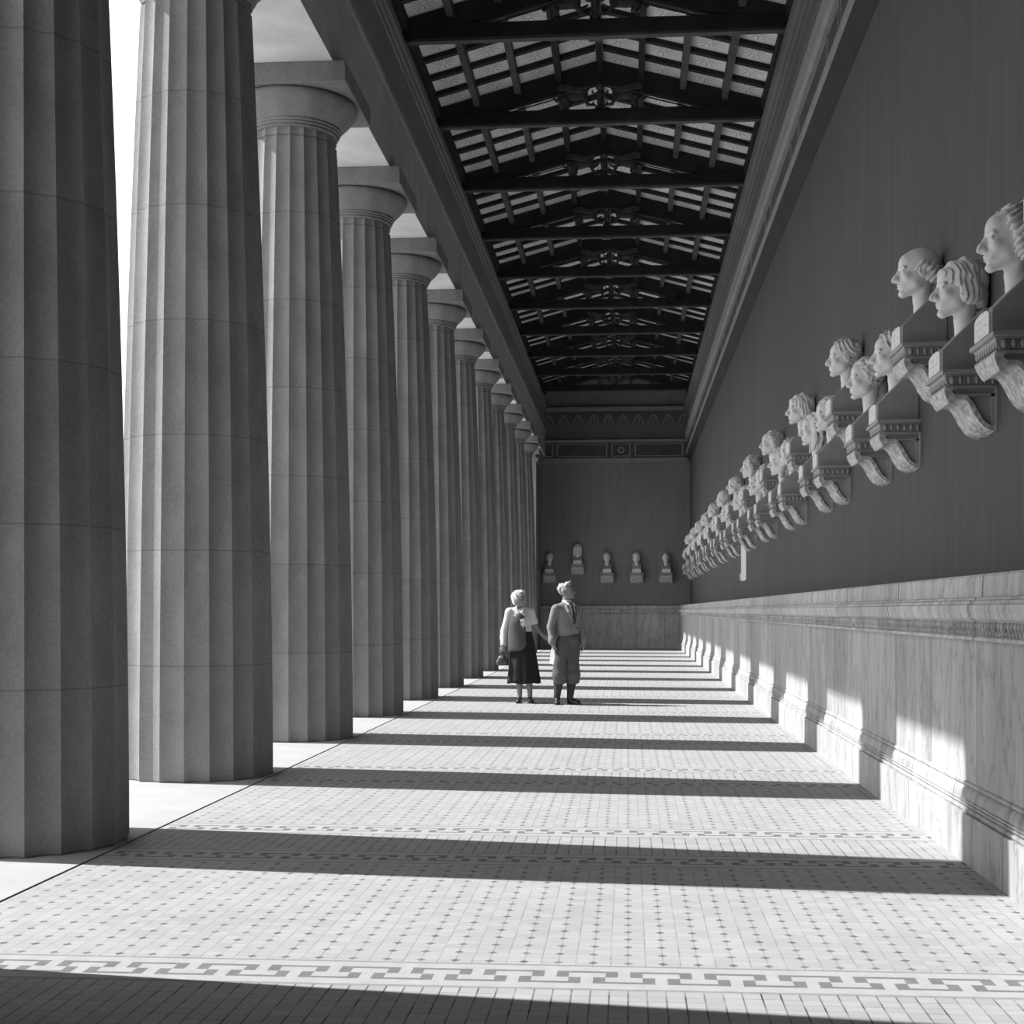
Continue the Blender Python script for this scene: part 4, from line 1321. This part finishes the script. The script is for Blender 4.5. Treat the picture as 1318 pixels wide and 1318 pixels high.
for ax, ty in ((-0.085, (-0.10, -0.13)), (0.072, (0.105, -0.125))):
    sg = SDF((ax - 0.12, -0.22, -0.004), (ax + 0.14, 0.1, 0.16), 0.005)
    sg.cap((ax, 0.025, 0.052), (ty[0], ty[1], 0.026), 0.038, 0.034)
    sg.cap((ax, 0.03, 0.03), (ty[0], ty[1], 0.012), 0.04, 0.038, 0.02)
    sg.cap((ax, -0.01, 0.10), ((ax + ty[0]) / 2, -0.05, 0.088), 0.045, 0.032, 0.01, sub=True)
    sg.chain([(ax - 0.038, 0.01, 0.06), (ax - 0.01, -0.045, 0.085), (ax + 0.04, 0.01, 0.06)], [0.008, 0.009, 0.008], 0.004)
    sg.plane_cut((0, 0, 0.0), (0, 0, -1))
    link('shoe', sg.mesh('shoe', M['leather'], 1), wo)
hb = SDF((-0.44, -0.18, 0.54), (-0.24, 0.05, 0.83), 0.006)
hb.ell((-0.345, -0.075, 0.655), (0.075, 0.05, 0.075))
hb.cap((-0.40, -0.075, 0.61), (-0.29, -0.075, 0.61), 0.04, 0.04, 0.03)
bag = link('handbag', hb.mesh('handbag', M['bagleather'], 1), None)
bag.location = (-1.555, 21.52, 0)
tag(bag, 'dark leather handbag held in the hand of the woman', 'handbag')
hs = MB()
hs.tube([(-0.375, -0.078, 0.71), (-0.372, -0.078, 0.755), (-0.345, -0.078, 0.785), (-0.318, -0.078, 0.755), (-0.315, -0.078, 0.71)], 0.007, 8)
hs.obj('strap', M['leather'], bag, smooth=True)
cl = MB(); cl.ell((-0.345, -0.125, 0.69), (0.012, 0.008, 0.012), 8, 6); cl.obj('clasp', M['fillet'], bag, smooth=True)

# ---------------------------------------------------------------- man
mo = empty('person', (-0.94, 21.22, 0))
tag(mo, 'man in a short dark jacket, tie and baggy knickerbockers, head turned to the busts', 'person')
g = SDF((-0.30, -0.32, -0.005), (0.46, 0.26, 1.90), 0.0066)
HM = XF_SDF(g, 0.238, rotm(-24, 10), (0.035, -0.02, 1.685))
g.ell((0.05, 0, 0.96), (0.15, 0.125, 0.13))
g.ell((0.045, 0, 1.13), (0.14, 0.115, 0.15), 0.08)
g.ell((0.04, 0, 1.31), (0.165, 0.13, 0.17), 0.08)
g.chain([(-0.115, -0.085, 1.435), (0.03, 0.0, 1.475), (0.155, 0.085, 1.43)], [0.06, 0.072, 0.06], 0.05)
g.chain([(0.025, 0.0, 1.46), (0.025, -0.008, 1.62)], [0.062, 0.058], 0.03)
head_sdf(g=HM, neck=False, jaw=1.0, nose=1.0, age=0.4)
g.chain([(-0.135, -0.09, 1.42), (-0.20, -0.09, 1.155), (-0.175, -0.135, 0.91)], [0.052, 0.044, 0.029], 0.02)
hand(g, (-0.175, -0.135, 0.91), (0.03, -0.08, -1), (1, 0.3, 0), 0.55, 1)
g.chain([(0.155, 0.09, 1.415), (0.222, 0.10, 1.165), (0.266, 0.03, 0.945)], [0.052, 0.044, 0.029], 0.02)
hand(g, (0.266, 0.03, 0.945), (0.18, -0.18, -1), (-1, 0.2, 0), 0.35, -1)
for h0, kn, an, toe in (((-0.02, -0.05, 0.92), (-0.085, -0.06, 0.50), (-0.118, -0.02, 0.09), (-0.105, -0.15, 0.028)), ((0.12, 0.045, 0.92), (0.105, 0.02, 0.50), (0.075, 0.03, 0.09), (0.20, -0.055, 0.028))):
    m_ = tuple((a * 0.45 + b * 0.55) for a, b in zip(an, kn))
    g.chain([h0, kn, (m_[0], m_[1] + 0.03, m_[2]), an], [0.10, 0.062, 0.062, 0.04], 0.02)
    g.cap((an[0], an[1] + 0.02, 0.055), toe, 0.036, 0.026, 0.02)
link('body', g.mesh('body', M['skin'], 1), mo)
hg = SDF((-0.16, -0.20, 1.52), (0.24, 0.17, 1.90), 0.0066)
HX = XF_SDF(hg, 0.238, rotm(-24, 10), (0.035, -0.02, 1.685))
HX.ell((-0.13, 0, 0.18), (0.435, 0.365, 0.385))
HX.ell((0.42, 0, -0.10), (0.42, 0.38, 0.38), 0.02, sub=True)
HX.ell((-0.15, 0, -0.42), (0.5, 0.45, 0.22), 0.02, sub=True)
HX.ell((0.16, 0.0, 0.47), (0.22, 0.28, 0.15), 0.05)
HX.ell((-0.3, 0, 0.25), (0.3, 0.36, 0.34), 0.06)
comb(hg, 'wavy', 33, 0.238, rotm(-24, 10), (0.035, -0.02, 1.685))
link('hair', hg.mesh('hair', M['hair_brown'], 1), mo)
# jacket
RJ = rotm(-50)
jg = SDF((-0.32, -0.28, 0.84), (0.42, 0.28, 1.58), 0.0066)
JB = XF_SDF(jg, 1.0, RJ, (0.042, 0, 0))                    # +x = his front
JB.ell((0.0, 0, 1.30), (0.140, 0.178, 0.20))
JB.ell((0.0, 0, 1.12), (0.150, 0.175, 0.19), 0.08)
jg.chain([(-0.115, -0.085, 1.43), (0.03, 0.0, 1.462), (0.155, 0.085, 1.425)], [0.068, 0.078, 0.068], 0.06)
jg.plane_cut((0, 0, 1.0), (0, 0, -1))
JB.chain([(0.24, 0.0, 1.21), (0.2, 0.0, 1.36), (0.13, 0, 1.52)], [0.012, 0.05, 0.085], 0.005, sub=True)
jg.ell((0.027, -0.01, 1.56), (0.07, 0.068, 0.09), 0.01, sub=True)
jg.chain([(-0.135, -0.09, 1.42), (-0.205, -0.09, 1.155), (-0.178, -0.132, 0.935)], [0.068, 0.060, 0.053], 0.02)
jg.chain([(0.155, 0.09, 1.415), (0.225, 0.10, 1.165), (0.268, 0.035, 0.965)], [0.066, 0.058, 0.052], 0.02)
for z in (0.96, 0.985):                                   # turned cuff
    jg.cap((-0.183, -0.125, z), (-0.18, -0.13, z - 0.02), 0.062, 0.062, 0.004)
for s in (-1, 1):
    JB.cap((0.155, s * 0.11, 1.14), (0.16, s * 0.06, 1.13), 0.012, 0.012, 0.004)   # pocket flaps
    JB.chain([(0.085, s * 0.09, 1.465), (0.145, s * 0.085, 1.38), (0.165, s * 0.03, 1.24)], [0.022, 0.026, 0.012], 0.006)  # lapels
link('jacket', jg.mesh('jacket', M['dark_tweed'], 1), mo)
sg = SDF((-0.2, -0.25, 1.1), (0.3, 0.2, 1.62), 0.006)
SB = XF_SDF(sg, 1.0, RJ, (0.042, 0, 0))
SB.ell((0.005, 0, 1.32), (0.138, 0.14, 0.19))
sg.chain([(0.025, 0.0, 1.45), (0.026, -0.004, 1.535)], [0.074, 0.07], 0.03)
for s in (-1, 1): SB.chain([(0.02, s * 0.07, 1.53), (0.085, s * 0.05, 1.49), (0.115, s * 0.03, 1.455)], [0.014, 0.018, 0.01], 0.008)
sg.ell((0.027, -0.01, 1.585), (0.066, 0.064, 0.05), 0.005, sub=True)
link('shirt', sg.mesh('shirt', M['shirt'], 1), mo)
tg = SDF((0.0, -0.26, 1.12), (0.25, 0.0, 1.56), 0.005)
TB = XF_SDF(tg, 1.0, RJ, (0.042, 0, 0))
TB.chain([(0.10, 0, 1.475), (0.125, 0, 1.445)], [0.02, 0.014])
TB.chain([(0.125, 0, 1.44), (0.145, 0, 1.36), (0.156, 0, 1.22)], [0.012, 0.018, 0.02], 0.006)
link('tie', tg.mesh('tie', M['sock'], 1), mo)
kg = SDF((-0.26, -0.26, 0.27), (0.34, 0.24, 1.08), 0.0066)
kg.ell((0.05, 0, 0.98), (0.17, 0.15, 0.13))
for h0, kn in (((-0.02, -0.05, 0.90), (-0.075, -0.055, 0.44)), ((0.115, 0.045, 0.90), (0.118, 0.02, 0.44))):
    kg.chain([h0, (kn[0] * 0.8, kn[1], 0.62), kn, (kn[0] - 0.003, kn[1] + 0.01, 0.35)], [0.125, 0.108, 0.108, 0.085], 0.03)
    for i in range(14):                                   # gathers above the knee band
        a = 2 * math.pi * i / 14
        kg.cap((kn[0] + 0.088 * math.cos(a), kn[1] + 0.01 + 0.088 * math.sin(a), 0.33), (kn[0] + 0.1 * math.cos(a), kn[1] + 0.1 * math.sin(a), 0.56), 0.012, 0.004, 0.01)
kg.cap((0.025, -0.10, 0.86), (0.02, -0.10, 0.45), 0.012, 0.02, 0.02, sub=True)
kg.plane_cut((0, 0, 0.305), (0, 0, -1))
link('knickerbockers', kg.mesh('knickerbockers', M['mid_tweed'], 1), mo)
for kn, an in (((-0.085, -0.06, 0.50), (-0.118, -0.02, 0.09)), ((0.105, 0.02, 0.50), (0.075, 0.03, 0.09))):
    m_ = tuple((a * 0.45 + b * 0.55) for a, b in zip(an, kn))
    sc_ = SDF((an[0] - 0.13, an[1] - 0.2, 0.05), (an[0] + 0.16, an[1] + 0.2, 0.46), 0.006)
    sc_.chain([(kn[0] * 0.9 + an[0] * 0.1, kn[1], 0.43), (m_[0], m_[1] + 0.028, m_[2]), an], [0.066, 0.068, 0.046], 0.02)
    link('stocking', sc_.mesh('stocking', M['sock'], 1), mo)
for an, toe in (((-0.118, -0.02, 0.09), (-0.105, -0.15, 0.028)), ((0.075, 0.03, 0.09), (0.20, -0.055, 0.028))):
    sg = SDF((min(an[0], toe[0]) - 0.09, toe[1] - 0.09, -0.004), (max(an[0], toe[0]) + 0.09, an[1] + 0.11, 0.17), 0.0055)
    sg.cap((an[0], an[1] + 0.025, 0.06), toe, 0.047, 0.038)
    sg.cap((an[0], an[1] + 0.02, 0.03), (toe[0], toe[1], 0.015), 0.046, 0.042, 0.02)
    sg.cap(an, (an[0], an[1], 0.13), 0.05, 0.05, 0.02)
    sg.plane_cut((0, 0, 0.0), (0, 0, -1))
    link('shoe', sg.mesh('shoe', M['leather'], 1), mo)
pp = MB()
pp.rings([[(-0.225, -0.155, 0.62), (-0.165, -0.19, 0.60), (-0.160, -0.184, 0.60), (-0.22, -0.149, 0.62)],
          [(-0.215, -0.155, 0.73), (-0.145, -0.185, 0.72), (-0.140, -0.179, 0.72), (-0.21, -0.149, 0.73)],
          [(-0.195, -0.16, 0.84), (-0.150, -0.18, 0.83), (-0.146, -0.174, 0.83), (-0.19, -0.154, 0.84)]])
pap = pp.obj('folded_paper', M['paper'])
pap.location = (-0.94, 21.22, 0)
tag(pap, 'white folded paper hanging from the hand of the man', 'paper')
